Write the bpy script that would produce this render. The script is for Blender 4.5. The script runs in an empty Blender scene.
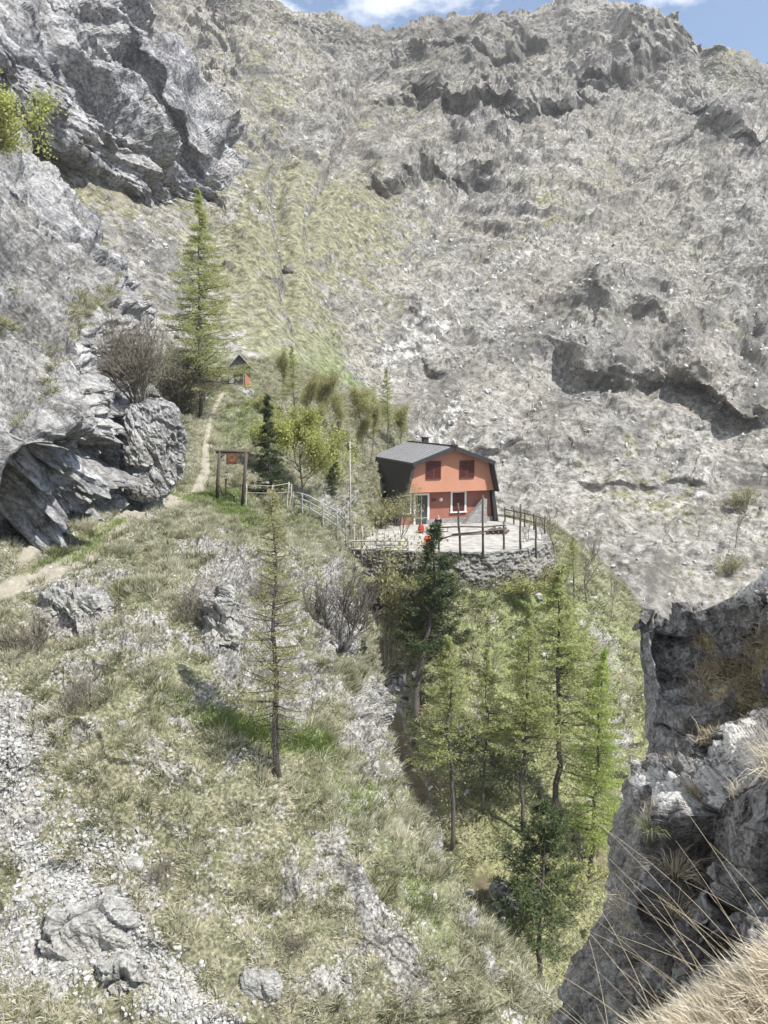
import bpy, bmesh, math, random
import numpy as np
from mathutils import Vector, Matrix
R = math.radians
sc = bpy.context.scene
col = sc.collection
rng = np.random.default_rng(7)
random.seed(7)

# ---------------------------------------------------------------- camera maths
F = 770.0; CX = 384.0; CY = 512.0; TH = R(7.5)
CT, ST = math.cos(TH), math.sin(TH)
def unproj(px, py, Y):
    """world point on the sight line of a pixel at forward distance Y (metres)"""
    px = np.asarray(px, float); py = np.asarray(py, float); Y = np.asarray(Y, float)
    xr = (px - CX) / F; yu = (CY - py) / F
    dy = CT + yu * ST; dz = -ST + yu * CT
    return np.stack([xr / dy * Y, Y + 0 * px, dz / dy * Y], -1)
def proj(P):
    P = np.asarray(P, float)
    d = P[..., 1] * CT - P[..., 2] * ST
    u = P[..., 1] * ST + P[..., 2] * CT
    d = np.where(np.abs(d) < 1e-6, 1e-6, d)
    return CX + F * P[..., 0] / d, CY - F * u / d, d
def V3(px, py, Y): return Vector(unproj(px, py, Y).tolist())

# ---------------------------------------------------------------- noise
def _hash(ix, iy, iz, seed):
    h = (ix.astype(np.uint32) * np.uint32(0x8da6b343)) ^ (iy.astype(np.uint32) * np.uint32(0xd8163841)) ^ (iz.astype(np.uint32) * np.uint32(0xcb1ab31f)) ^ np.uint32((seed * 0x9E3779B1) & 0xffffffff)
    h ^= h >> np.uint32(15); h *= np.uint32(0x85ebca6b); h ^= h >> np.uint32(13); h *= np.uint32(0xc2b2ae35); h ^= h >> np.uint32(16)
    return h
def noise3(P, seed=0):
    P = np.asarray(P, np.float32)
    i = np.floor(P).astype(np.int64); f = P - i
    w = f * f * f * (f * (f * 6 - 15) + 10)
    out = np.zeros(P.shape[:-1], np.float32)
    for dx in (0, 1):
        wx = w[..., 0] if dx else 1 - w[..., 0]
        for dy in (0, 1):
            wy = w[..., 1] if dy else 1 - w[..., 1]
            for dz in (0, 1):
                wz = w[..., 2] if dz else 1 - w[..., 2]
                h = _hash(i[..., 0] + dx, i[..., 1] + dy, i[..., 2] + dz, seed)
                gx = (h & np.uint32(1023)).astype(np.float32) / 511.5 - 1
                gy = ((h >> np.uint32(10)) & np.uint32(1023)).astype(np.float32) / 511.5 - 1
                gz = ((h >> np.uint32(20)) & np.uint32(1023)).astype(np.float32) / 511.5 - 1
                out += wx * wy * wz * (gx * (f[..., 0] - dx) + gy * (f[..., 1] - dy) + gz * (f[..., 2] - dz))
    return out * 1.5
def fbm(P, octs=4, seed=0, gain=.5, lac=2.03):
    a, o, s = 1.0, 0, 0
    P = np.asarray(P, np.float32)
    for k in range(octs):
        o = o + a * noise3(P, seed + k * 17); s += a; a *= gain; P = P * lac + 11.3
    return o / s
def ridged(P, octs=4, seed=0, gain=.5, lac=2.07):
    a, o, s = 1.0, 0, 0
    P = np.asarray(P, np.float32)
    for k in range(octs):
        o = o + a * (1 - np.abs(noise3(P, seed + k * 13)) * 2.2); s += a; a *= gain; P = P * lac + 5.7
    return o / s
def facets(P, seed=0, tilt=.8):
    """tilted planar blocks: returns height and distance to the crack"""
    P = np.asarray(P, np.float32)
    i = np.floor(P).astype(np.int64)
    d1 = np.full(P.shape[:-1], 9., np.float32); d2 = d1.copy(); h1 = d1 * 0
    for dx in (-1, 0, 1):
        for dy in (-1, 0, 1):
            for dz in (-1, 0, 1):
                c = i + np.array([dx, dy, dz])
                h = _hash(c[..., 0], c[..., 1], c[..., 2], seed)
                r = [((h >> np.uint32(s)) & np.uint32(1023)).astype(np.float32) / 1023. for s in (0, 10, 20)]
                v = np.stack([P[..., k] - (c[..., k] + .1 + .8 * r[k]) for k in range(3)], -1)
                d = (v * v).sum(-1)
                h2 = _hash(c[..., 0] + 91, c[..., 1], c[..., 2], seed + 5)
                t = [((h2 >> np.uint32(s)) & np.uint32(1023)).astype(np.float32) / 511.5 - 1 for s in (0, 10, 20)]
                val = (r[0] - .5) * .7 + tilt * (t[0] * v[..., 0] + t[1] * v[..., 1] + t[2] * v[..., 2])
                m = d < d1
                d2 = np.where(m, d1, np.minimum(d2, d)); h1 = np.where(m, val, h1); d1 = np.where(m, d, d1)
    return h1, np.sqrt(d2) - np.sqrt(d1)
def strata(P, b, s, seed, w=.6, face=.14):
    """stepped bedding: sharp faces looking against b, slabs falling away along b"""
    b = np.array(b) / np.linalg.norm(b)
    u = (P @ b) / s + w * 2 * fbm(P / (s * 3.), 3, seed)
    i = np.floor(u); f = u - i
    k = noise3(P / (s * 2.2) + (i * 7.31)[..., None], seed + 3)
    return np.where(f < face, f / face, (1 - f) / (1 - face)) * smooth(-.15, .35, k)
def slabs(P, M, s, seed, w=.45, face=.16, k0=-.2):
    """long parallel rock slabs: M turns world into (across, depth, along)"""
    Q = P @ M.T
    u = Q[..., 0] / s + w * fbm(Q / (s * np.array([2.5, 2.5, 7.])), 3, seed)
    i = np.floor(u); f = u - i
    k = noise3(Q / (s * np.array([2.2, 2.5, 5.])) + (i * 7.31)[..., None], seed + 3) + .25 * noise3(Q / (s * .8), seed + 4)
    return np.where(f < face, f / face, ((1 - f) / (1 - face)) ** .8) * smooth(k0, k0 + .45, k)
def rotm(ax, ay, az):
    return np.array((Matrix.Rotation(az, 3, 'Z') @ Matrix.Rotation(ay, 3, 'Y') @ Matrix.Rotation(ax, 3, 'X')))
def rock(P, s, seed=0, M=None, st=(1, 1, 1), crack=.12, warp=.5, tilt=.8):
    """rock relief (in units of s): blocks at two sizes, cracks, small roughness"""
    Q = P @ (M.T if M is not None else np.eye(3)) / (s * np.array(st))
    Q = Q + warp * np.stack([fbm(Q * .8 + 31 * k, 3, seed + 50 + k) for k in range(3)], -1)
    h, e = facets(Q, seed, tilt); h2, e2 = facets(Q * 2.7 + 4, seed + 9, tilt)
    k = smooth(-.25, .25, fbm(Q * .5 + 9, 2, seed + 7))       # blocky in places, worn in others
    o = (h - crack * np.exp(-e * 14)) * (.45 + .55 * k) + (.34 * h2) * k + .5 * (ridged(Q * .9, 4, seed + 2) - .55)
    o = o + .22 * fbm(Q * 4, 4, seed + 3, .6)
    return o
def smooth(a, b, x):
    t = np.clip((x - a) / (b - a), 0, 1); return t * t * (3 - 2 * t)
def blobs(px, py, L):
    o = np.zeros(px.shape)
    for (cx, cy, rx, ry, ang, amp) in L:
        c, s = math.cos(R(ang)), math.sin(R(ang))
        u = ((px - cx) * c + (py - cy) * s) / rx; v = (-(px - cx) * s + (py - cy) * c) / ry
        o += amp * np.exp(-(u * u + v * v))
    return o
def polydist(px, py, pts):
    """distance (px) and signed side to a polyline"""
    best = np.full(px.shape, 1e9); side = np.zeros(px.shape); tt = np.zeros(px.shape)
    n = len(pts) - 1
    for k in range(n):
        ax, ay = pts[k]; bx, by = pts[k + 1]
        dx, dy = bx - ax, by - ay; L2 = dx * dx + dy * dy
        t = np.clip(((px - ax) * dx + (py - ay) * dy) / L2, 0, 1)
        d = np.hypot(px - ax - t * dx, py - ay - t * dy)
        s = dx * (py - ay) - dy * (px - ax)
        m = d < best
        best = np.where(m, d, best); side = np.where(m, np.sign(s), side); tt = np.where(m, (k + t) / n, tt)
    return best, side, tt

# ---------------------------------------------------------------- mesh helpers
def tag(o, label=None, cat=None, group=None, kind=None):
    if label: o['label'] = label
    if cat: o['category'] = cat
    if group: o['group'] = group
    if kind: o['kind'] = kind
    return o
def mesh_obj(name, verts, faces, mats, parent=None, smooth_=True, attrs=None, loop_totals=None):
    verts = np.asarray(verts, np.float32)
    me = bpy.data.meshes.new(name)
    if isinstance(faces, np.ndarray):
        nf, k = faces.shape
        me.vertices.add(len(verts)); me.vertices.foreach_set('co', verts.ravel())
        me.loops.add(nf * k); me.loops.foreach_set('vertex_index', faces.astype(np.int32).ravel())
        me.polygons.add(nf)
        me.polygons.foreach_set('loop_start', np.arange(0, nf * k, k, dtype=np.int32))
        me.polygons.foreach_set('loop_total', np.full(nf, k, np.int32))
        me.update(calc_edges=True)
    else:
        me.from_pydata(verts.tolist(), [], faces); me.update()
    me.polygons.foreach_set('use_smooth', np.full(len(me.polygons), smooth_, bool))
    if attrs:
        for k, v in attrs.items():
            a = me.attributes.new(k, 'FLOAT', 'POINT'); a.data.foreach_set('value', np.asarray(v, np.float32).ravel())
    for m in (mats if isinstance(mats, (list, tuple)) else [mats]): me.materials.append(m)
    o = bpy.data.objects.new(name, me); col.objects.link(o)
    if parent: o.parent = parent
    return o
def empty(name, loc=(0, 0, 0), rz=0):
    o = bpy.data.objects.new(name, None); col.objects.link(o); o.location = loc; o.rotation_euler = (0, 0, rz); o.empty_display_size = .2
    return o
def copy_tree(o, parent=None):
    c = o.copy(); col.objects.link(c)
    if parent: c.parent = parent
    for ch in list(o.children): copy_tree(ch, c)
    return c
class MB:
    """collects solids; build() links them as one mesh"""
    def __init__(s): s.v = []; s.f = []; s.n = 0
    def add(s, v, f):
        v = np.asarray(v, float); s.v.append(v); s.f += [tuple(int(i) + s.n for i in q) for q in f]; s.n += len(v)
    def box(s, c, size, rot=None, taper=1.0):
        hx, hy, hz = size[0] / 2, size[1] / 2, size[2] / 2
        v = np.array([(x * (taper if z > 0 else 1), y * (taper if z > 0 else 1), z) for z in (-hz, hz) for y in (-hy, hy) for x in (-hx, hx)])
        if rot is not None: v = v @ np.array(rot).T
        s.add(v + np.array(c), [(0, 2, 3, 1), (4, 5, 7, 6), (0, 1, 5, 4), (2, 6, 7, 3), (0, 4, 6, 2), (1, 3, 7, 5)])
    def prism(s, prof, y0, y1):
        """profile of (x,z) points extruded along y"""
        n = len(prof)
        v = [(x, y0, z) for x, z in prof] + [(x, y1, z) for x, z in prof]
        f = [tuple(range(n)), tuple(range(2 * n - 1, n - 1, -1))] + [(i, i + n, (i + 1) % n + n, (i + 1) % n) for i in range(n)]
        s.add(v, f)
    def tube(s, pts, rad, k=6):
        P = np.asarray(pts, float); n = len(P)
        rad = np.broadcast_to(np.asarray(rad, float), (n,))
        T = np.gradient(P, axis=0); T /= np.linalg.norm(T, axis=1, keepdims=True) + 1e-9
        ref = np.array([0, 0, 1.]) if abs(T[0, 2]) < .9 else np.array([1., 0, 0])
        A = np.cross(T, ref); A /= np.linalg.norm(A, axis=1, keepdims=True) + 1e-9
        B = np.cross(T, A)
        a = np.arange(k) * 2 * math.pi / k
        v = P[:, None] + rad[:, None, None] * (np.cos(a)[None, :, None] * A[:, None] + np.sin(a)[None, :, None] * B[:, None])
        f = [(i * k + j, i * k + (j + 1) % k, (i + 1) * k + (j + 1) % k, (i + 1) * k + j) for i in range(n - 1) for j in range(k)]
        f += [tuple(range(k - 1, -1, -1)), tuple((n - 1) * k + j for j in range(k))]
        s.add(v.reshape(-1, 3), f)
    def build(s, name, mat, parent=None, smooth_=False):
        return mesh_obj(name, np.concatenate(s.v), s.f, mat, parent, smooth_)

# ---------------------------------------------------------------- materials
class NT:
    def __init__(s, name):
        s.m = bpy.data.materials.new(name); s.m.use_nodes = True; s.t = s.m.node_tree; s.n = s.t.nodes; s.l = s.t.links
        s.b = s.n['Principled BSDF']; s.b.inputs['Roughness'].default_value = .9; s.b.inputs['Specular IOR Level'].default_value = .25
        s.co = s.n.new('ShaderNodeTexCoord').outputs['Object']
    def _in(s, sock, v):
        if isinstance(v, (int, float)): sock.default_value = v
        elif isinstance(v, tuple): sock.default_value = (v + (1,))[:4] if sock.type == 'RGBA' else v
        else: s.l.new(v, sock)
    def noise(s, scale, detail=4, rough=.55, vec=None, dist=0):
        n = s.n.new('ShaderNodeTexNoise'); s.l.new(vec or s.co, n.inputs['Vector'])
        n.inputs['Scale'].default_value = scale; n.inputs['Detail'].default_value = detail; n.inputs['Roughness'].default_value = rough; n.inputs['Distortion'].default_value = dist
        return n.outputs['Fac']
    def vor(s, scale, vec=None, feat='DISTANCE_TO_EDGE', out='Distance'):
        n = s.n.new('ShaderNodeTexVoronoi'); n.feature = feat; s.l.new(vec or s.co, n.inputs['Vector']); n.inputs['Scale'].default_value = scale
        return n.outputs[out]
    def map(s, scale=(1, 1, 1), rot=(0, 0, 0), vec=None):
        n = s.n.new('ShaderNodeMapping'); n.vector_type = 'TEXTURE'; s.l.new(vec or s.co, n.inputs['Vector']); n.inputs['Scale'].default_value = scale; n.inputs['Rotation'].default_value = rot
        return n.outputs['Vector']
    def ramp(s, fac, stops, interp='LINEAR'):
        n = s.n.new('ShaderNodeValToRGB'); s.l.new(fac, n.inputs['Fac']); n.color_ramp.interpolation = interp
        e = n.color_ramp.elements
        while len(e) < len(stops): e.new(.5)
        for el, (p, c) in zip(e, stops):
            el.position = p; el.color = (c, c, c, 1) if isinstance(c, (int, float)) else tuple(c) + (1,)
        return n.outputs['Color']
    def mix(s, fac, a, b, mode='MIX'):
        n = s.n.new('ShaderNodeMix'); n.data_type = 'RGBA'; n.blend_type = mode
        s._in(n.inputs[0], fac); s._in(n.inputs[6], a); s._in(n.inputs[7], b); return n.outputs[2]
    def math(s, op, a, b=0., c=None):
        n = s.n.new('ShaderNodeMath'); n.operation = op; s._in(n.inputs[0], a); s._in(n.inputs[1], b)
        if c is not None: s._in(n.inputs[2], c)
        return n.outputs[0]
    def attr(s, name):
        n = s.n.new('ShaderNodeAttribute'); n.attribute_name = name; return n.outputs['Fac']
    def bump(s, h, strength, dist, prev=None):
        n = s.n.new('ShaderNodeBump'); s.l.new(h, n.inputs['Height']); n.inputs['Strength'].default_value = strength; n.inputs['Distance'].default_value = dist
        if prev is not None: s.l.new(prev, n.inputs['Normal'])
        return n.outputs['Normal']
    def done(s, color, normal=None, rough=None, spec=None):
        s._in(s.b.inputs['Base Color'], color)
        if normal is not None: s.l.new(normal, s.b.inputs['Normal'])
        if rough is not None: s.b.inputs['Roughness'].default_value = rough
        if spec is not None: s.b.inputs['Specular IOR Level'].default_value = spec
        return s.m

def terrain_mat(name, s, rl, rd, dry, green, soil, st=(1, 1, 1), rot=(0, 0, 0), fres=(.14, .3, .05), bump=1.0, grain=1.0, kn=1.5, spk=1.0, pl=1.35, ck=.4):
    """rock / grass / soil blended by the attributes rockm, greenm, pathm; s = metres of the main rock structure"""
    t = NT(name)
    v = t.map(st, rot)
    n1 = t.noise(1 / s, 7, .62, v, .4); n2 = t.noise(4.5 / s, 6, .7, v, .3); n3 = t.noise(.28 / s, 5, .6); zt = t.attr('zone')
    n4 = t.noise(grain * 16 / s, 3, .7)
    cr = t.vor(2.2 / s, t.mix(.12, v, t.noise(3 / s, 3, .5, v), 'ADD'))
    c = t.ramp(n1, [(.34, rd), (.48, tuple(a * .5 + b * .5 for a, b in zip(rl, rd))), (.66, rl)])
    c = t.mix(t.ramp(n2, [(.38, 1.), (.55, 0.)]), c, t.mix(.6, c, tuple(a * .55 for a in rd)))
    c = t.mix(t.ramp(n2, [(.56, 0.), (.72, .7)]), c, tuple(min(.62, a * 1.35) for a in rl))
    c = t.mix(t.ramp(cr, [(0., ck), (.035, 0.)]), c, tuple(a * .45 for a in rd))
    c = t.mix(t.ramp(n3, [(.42, 0.), (.7, .35)]), c, (.30, .27, .20))
    pw = t.math('ADD', t.attr('pale'), t.math('MULTIPLY', t.math('SUBTRACT', n2, .5), 1.6))
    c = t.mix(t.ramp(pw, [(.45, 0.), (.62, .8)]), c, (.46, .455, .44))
    c = t.mix(t.ramp(n4, [(.41, .85 * spk), (.47, 0.)]), c, tuple(a * .5 for a in rd))
    c = t.mix(t.ramp(n4, [(.56, 0.), (.64, .6 * spk)]), c, tuple(min(.62, a * 1.3) for a in rl))
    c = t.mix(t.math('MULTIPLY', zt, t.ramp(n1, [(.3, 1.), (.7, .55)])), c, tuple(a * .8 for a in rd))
    # vegetation
    g1 = t.noise(2.2 / s, 5, .65); g2 = t.noise(9 / s, 4, .7)
    g = t.mix(t.ramp(g1, [(.36, 0.), (.66, 1.)]), dry, green)
    g = t.mix(t.ramp(g2, [(.35, .6), (.6, 0.)]), g, tuple(a * .35 for a in soil))
    g = t.mix(t.ramp(n4, [(.40, .7), (.50, 0.)]), g, tuple(a * .3 for a in green))
    g = t.mix(t.ramp(n4, [(.55, 0.), (.68, .55)]), g, tuple(min(.6, a * 1.7) for a in dry))
    g = t.mix(t.attr('greenm'), g, fres)
    rk = t.attr('rockm')
    k = t.math('ADD', rk, t.math('MULTIPLY', t.math('SUBTRACT', t.noise(3.2 / s, 6, .7), .5), kn))
    k = t.math('ADD', k, t.math('MULTIPLY', t.math('SUBTRACT', n4, .5), 1.3))
    out = t.mix(t.ramp(k, [(.42, 0.), (.58, 1.)]), g, c)
    p = t.mix(t.ramp(n2, [(.4, 0.), (.62, 1.)]), soil, tuple(min(.6, a * pl) for a in soil))
    pm = t.math('ADD', t.attr('path_shade'), t.math('MULTIPLY', t.math('SUBTRACT', g1, .5), .7))
    out = t.mix(t.ramp(pm, [(.4, 0.), (.6, 1.)]), out, p)
    nb = t.bump(n2, .8 * bump, s * .07)
    nb = t.bump(n4, .8 * bump, s * .022, nb)
    return t.done(out, nb)
def simple(name, c1, c2=None, scale=8, bump=.3, rough=.8, st=(1, 1, 1), spec=.3, dist=.01):
    t = NT(name); c2 = c2 or tuple(a * .7 for a in c1)
    n = t.noise(scale, 5, .6, t.map(st))
    return t.done(t.ramp(n, [(.35, c2), (.65, c1)]), t.bump(n, bump, dist), rough, spec)
def foliage_mat(name, c1, c2, c3, trans=.35, scale=1.3):
    t = NT(name)
    g = t.n.new('ShaderNodeNewGeometry')
    c = t.ramp(g.outputs['Random Per Island'], [(0., c1), (.5, c2), (1., c3)])
    c = t.mix(t.ramp(t.noise(scale, 3), [(.35, .45), (.65, 0.)]), c, tuple(a * .6 for a in c1))
    t.done(c, None, .7, .2)
    tr = t.n.new('ShaderNodeBsdfTranslucent'); t.l.new(c, tr.inputs['Color'])
    mx = t.n.new('ShaderNodeMixShader'); mx.inputs[0].default_value = trans
    t.l.new(t.b.outputs[0], mx.inputs[1]); t.l.new(tr.outputs[0], mx.inputs[2])
    t.l.new(mx.outputs[0], t.n['Material Output'].inputs['Surface'])
    return t.m
def grass_mat(name, stops, trans=.3):
    t = NT(name)
    c = t.ramp(t.attr('tone'), stops)
    t.done(c, None, .75, .2)
    tr = t.n.new('ShaderNodeBsdfTranslucent'); t.l.new(c, tr.inputs['Color'])
    mx = t.n.new('ShaderNodeMixShader'); mx.inputs[0].default_value = trans
    t.l.new(t.b.outputs[0], mx.inputs[1]); t.l.new(tr.outputs[0], mx.inputs[2])
    t.l.new(mx.outputs[0], t.n['Material Output'].inputs['Surface'])
    return t.m

RL = (.46, .46, .46); RD = (.22, .22, .23)
DRY = (.23, .215, .145); GRN = (.115, .125, .065); SOIL = (.24, .20, .14)
M = dict(
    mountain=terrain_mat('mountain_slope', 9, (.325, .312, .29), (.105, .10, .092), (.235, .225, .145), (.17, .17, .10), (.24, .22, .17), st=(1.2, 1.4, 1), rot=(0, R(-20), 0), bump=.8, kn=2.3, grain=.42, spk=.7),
    crag=terrain_mat('pale_crag_rock', 6, (.42, .42, .425), (.12, .12, .135), (.36, .33, .2), (.25, .26, .13), (.3, .27, .2), st=(1, 1.3, 2.8), rot=(0, R(-40), 0), bump=1.5, grain=.6, spk=.8, ck=.6),
    cliff=terrain_mat('pale_slab_rock', 2.2, (.40, .40, .40), (.11, .11, .115), (.33, .3, .19), (.22, .23, .11), (.26, .22, .16), st=(1, 1.3, 2.6), rot=(0, R(-42), 0), bump=1.4, spk=.6, ck=.6),
    hill=terrain_mat('grassy_hillside', 1.3, (.36, .35, .335), (.13, .125, .115), DRY, GRN, (.235, .215, .175), bump=.8, kn=2.0, fres=(.16, .21, .07)),
    ravine=terrain_mat('ravine_grass', 2.2, (.36, .35, .335), (.13, .125, .115), (.27, .26, .14), (.15, .17, .07), (.12, .10, .065), bump=.8, pl=1.1, fres=(.16, .21, .07)),  # the dark soil tone also paints shade into the ravine ground
    near=terrain_mat('weathered_near_rock', .55, (.27, .265, .26), (.06, .058, .057), (.36, .3, .18), (.2, .19, .09), (.2, .16, .11), st=(1, 1, 1.6), bump=1.5, spk=.6, ck=.75),
    wall=terrain_mat('dry_stone', .5, (.33, .32, .30), (.10, .098, .095), DRY, GRN, SOIL, bump=1.),
    terrace=simple('pale_gravel_paving', (.40, .385, .36), (.22, .21, .19), 1.6),
    orange=simple('orange_render', (.43, .215, .145), (.385, .185, .12), (.8), .15, .9, st=(1, 1, 2.5)),
    red=simple('terracotta_render', (.30, .13, .095), (.25, .10, .075), (.8), .15, .9, st=(1, 1, 2.5)),
    shutter=simple('brown_shutter', (.10, .03, .025), (.07, .022, .02), 6, .1, .6, st=(6, 1, 1)),
    white=simple('white_paint', (.78, .78, .76), (.7, .7, .68), 4, .05, .6),
    glass=simple('dark_glass', (.05, .055, .06), (.03, .03, .035), 3, .02, .12, spec=.6),
    dark=simple('black_cladding', (.035, .034, .036), (.028, .027, .03), 3, .2, .6, st=(1, 1, 8)),
    roof=simple('grey_roofing', (.21, .21, .215), (.165, .165, .17), 3, .15, .6, st=(5, 1, 1)),
    wood=simple('weathered_wood', (.11, .09, .075), (.055, .045, .038), 5, .4, .85, st=(1, 1, .2)),
    greywood=simple('silvered_wood', (.42, .39, .35), (.25, .23, .2), 5, .4, .85, st=(1, 1, .2)),
    metal=simple('grey_metal', (.3, .3, .3), (.22, .22, .22), 5, .1, .5),
    bark=simple('grey_bark', (.13, .115, .1), (.06, .05, .045), 9, .7, .95, st=(1, 1, .25), dist=.03),
    twig=simple('grey_twigs', (.21, .19, .15), (.12, .105, .085), 7, .3, .95),
    larch=foliage_mat('larch_needles', (.36, .39, .15), (.46, .50, .22), (.56, .58, .30), .65),
    larchb=foliage_mat('bright_larch_needles', (.36, .45, .12), (.46, .56, .17), (.56, .64, .22), .65),
    pale=foliage_mat('pale_spring_leaves', (.32, .32, .15), (.43, .42, .21), (.52, .5, .28), .6),
    leaf=foliage_mat('yellow_green_leaves', (.34, .37, .12), (.45, .47, .17), (.55, .56, .24), .55),
    pine=foliage_mat('dark_pine_needles', (.035, .055, .025), (.06, .085, .035), (.10, .12, .05), .15),
    pineb=foliage_mat('olive_pine_needles', (.06, .085, .035), (.10, .13, .055), (.15, .18, .08), .2),
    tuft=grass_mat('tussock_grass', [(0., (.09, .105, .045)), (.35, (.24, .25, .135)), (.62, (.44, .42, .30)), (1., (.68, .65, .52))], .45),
    fresh=grass_mat('fresh_grass', [(0., (.12, .17, .05)), (.5, (.22, .29, .09)), (1., (.38, .42, .2))]),
    straw=grass_mat('dry_straw', [(0., (.22, .18, .12)), (.4, (.48, .42, .31)), (1., (.75, .69, .57))]),
    screefar=simple('grey_limestone', (.46, .455, .44), (.3, .3, .29), 2, .5, .9, dist=.1),
    greywall=simple('grey_stone', (.3, .29, .28), (.16, .155, .15), 5, .5, .9, dist=.03),
    signface=simple('brown_sign_board', (.17, .07, .035), (.11, .045, .025), 9),
    signmark=simple('ochre_sign_relief', (.32, .2, .12), (.25, .14, .08), 9),
    skin=simple('skin', (.5, .32, .24), (.45, .28, .2), 9, .05),
    navy=simple('navy_cloth', (.02, .025, .04), (.012, .015, .025), 9),
    lightcloth=simple('light_cloth', (.55, .55, .56), (.4, .4, .42), 9),
    redcloth=simple('red_cloth', (.35, .06, .05), (.25, .04, .035), 9),
    orangecloth=simple('orange_cloth', (.75, .14, .07), (.6, .1, .05), 9),
    scree=simple('pale_limestone', (.42, .42, .41), (.24, .24, .23), 6, .5, .9, dist=.03),
    boulder=terrain_mat('boulder_limestone', .8, (.40, .40, .39), (.18, .18, .17), DRY, GRN, SOIL, bump=.8, spk=.4),
)

# ---------------------------------------------------------------- terrain sheets
def catmull(P, ts):
    """P (n, ...) control values; ts positions in 0..n-1"""
    n = len(P); i = np.clip(np.floor(ts).astype(int), 0, n - 2); f = ts - i
    g = lambda k: P[np.clip(k, 0, n - 1)]
    p0, p1, p2, p3 = g(i - 1), g(i), g(i + 1), g(i + 2)
    p0 = np.where((i == 0)[(...,) + (None,) * (P.ndim - 1)], 2 * p1 - p2, p0)
    p3 = np.where((i == n - 2)[(...,) + (None,) * (P.ndim - 1)], 2 * p2 - p1, p3)
    f = f[(...,) + (None,) * (P.ndim - 1)]
    return .5 * (2 * p1 + (p2 - p0) * f + (2 * p0 - 5 * p1 + 4 * p2 - p3) * f ** 2 + (3 * p1 - p0 - 3 * p2 + p3) * f ** 3)
def params(net, axis, step, cap):
    lo, hi = (-60, 1090) if axis == 0 else (-50, 820)
    c = net[..., 1 - axis]
    d = np.diff(net, axis=axis); L = np.sqrt(d[..., 0] ** 2 + d[..., 1] ** 2 + (d[..., 2] * F * .35) ** 2)
    L = L.max(axis=1 - axis)
    ts = []
    for k, l in enumerate(L):
        a = np.take(c, k, axis); b = np.take(c, k + 1, axis)
        out = ((a < lo) & (b < lo)).all() or ((a > hi) & (b > hi)).all()
        m = int(np.clip(math.ceil(l / (step * (4 if out else 1))), 2, cap)); ts += [k + j / m for j in range(m)]
    return np.array(ts + [len(L)])
SHEETS = {}
def sheet(name, rows, step, disp, attrs, mat, label=None, split_path=False, cap=400, soft=False):
    net = np.array(rows, float); net[..., 2] = np.log(net[..., 2])
    tv = params(net, 0, step, cap); tu = params(net, 1, step, cap)
    G = catmull(net, tv); G = np.swapaxes(catmull(np.swapaxes(G, 0, 1), tu), 0, 1)
    px, py, Y = G[..., 0], G[..., 1], np.exp(G[..., 2])
    P = unproj(px, py, Y)
    def normals(P):
        n = np.cross(np.gradient(P, axis=1), np.gradient(P, axis=0)); n /= np.linalg.norm(n, axis=-1, keepdims=True) + 1e-9
        return n
    N = normals(P)
    flip = False      # rows run bottom to top and columns left to right, so normals always look out of the slope
    global UU, VV
    UU, VV = np.meshgrid(tu, tv)
    D = disp(P, N, px, py, Y)
    P = P + D
    A = attrs(P, normals(P) * (-1 if flip else 1), px, py, Y)
    nv, nu = px.shape
    idx = np.arange(nv * nu).reshape(nv, nu)
    q = np.stack([idx[:-1, :-1], idx[:-1, 1:], idx[1:, 1:], idx[1:, :-1]], -1).reshape(-1, 4)
    if not flip: pass
    else: q = q[:, ::-1]
    V = P.reshape(-1, 3)
    SHEETS[name] = dict(P=V, A={k: np.broadcast_to(a, px.shape).ravel() for k, a in A.items()}, q=q, N=(normals(P) * (-1 if flip else 1)).reshape(-1, 3))
    at = SHEETS[name]['A']
    if split_path:
        pm = at['path_shade'][q].mean(1) > .5
        for nm, m, kd in ((split_path, pm, 'structure'), (name, ~pm, 'structure')):
            f = q[m]; u, inv = np.unique(f, return_inverse=True)
            o = mesh_obj(nm, V[u], inv.reshape(f.shape), mat, None, soft, attrs={k: a[u] for k, a in at.items()}); tag(o, kind=kd)
    else:
        o = mesh_obj(name, V, q, mat, None, soft, attrs=at)
        o['kind'] = 'structure'
    print(name, nv, nu)
    return o
def along(N, h): return N * np.asarray(h)[..., None]

# ---- far mountain
cols = [-420, -180, -20, 80, 180, 240, 290, 330, 380, 440, 500, 560, 620, 680, 740, 800, 920, 1150]
def mcol(px):
    L = [(720, 60), (560, 74), (500, 82), (400, 96), (300, 128), (200, 180), (100, 255), (0, 350)]
    Rr = [(760, 88), (640, 104), (560, 122), (480, 142), (390, 172), (290, 222), (190, 300), (90, 410)]
    l2 = [(720, 40), (560, 50), (500, 55), (400, 64), (300, 80), (200, 102), (110, 138), (0, 195)]
    if px <= 100: A, B, w = l2, L, (px + 20) / 180
    else: A, B, w = L, Rr, (px - 230) / 260
    w = min(1, max(0, w)); w = w * w * (3 - 2 * w)
    if px <= 100: w = min(1, max(0, (px - 0) / 180))
    return [(a[0] * (1 - w) + b[0] * w, a[1] * (1 - w) + b[1] * w) for a, b in zip(A, B)]
sky = {-420: -320, -180: -260, -20: -220, 80: -160, 180: -70, 240: -14, 290: 14, 330: 22, 380: 31, 440: 28, 500: 22, 560: 12, 620: 12, 680: 34, 740: 54, 800: 56, 920: 40, 1150: 0}
rows = []
cc = [mcol(p) for p in cols]
for r in range(8): rows.append([(p, cc[i][r][0], cc[i][r][1]) for i, p in enumerate(cols)])
top = []
for i, p in enumerate(cols):
    Yl = cc[i][7][1]; pyl = cc[i][7][0]; s = sky[p]
    top.append((p, s, Yl + max(12, (pyl - s) * (1.25 if p > 200 else .7))))
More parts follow.
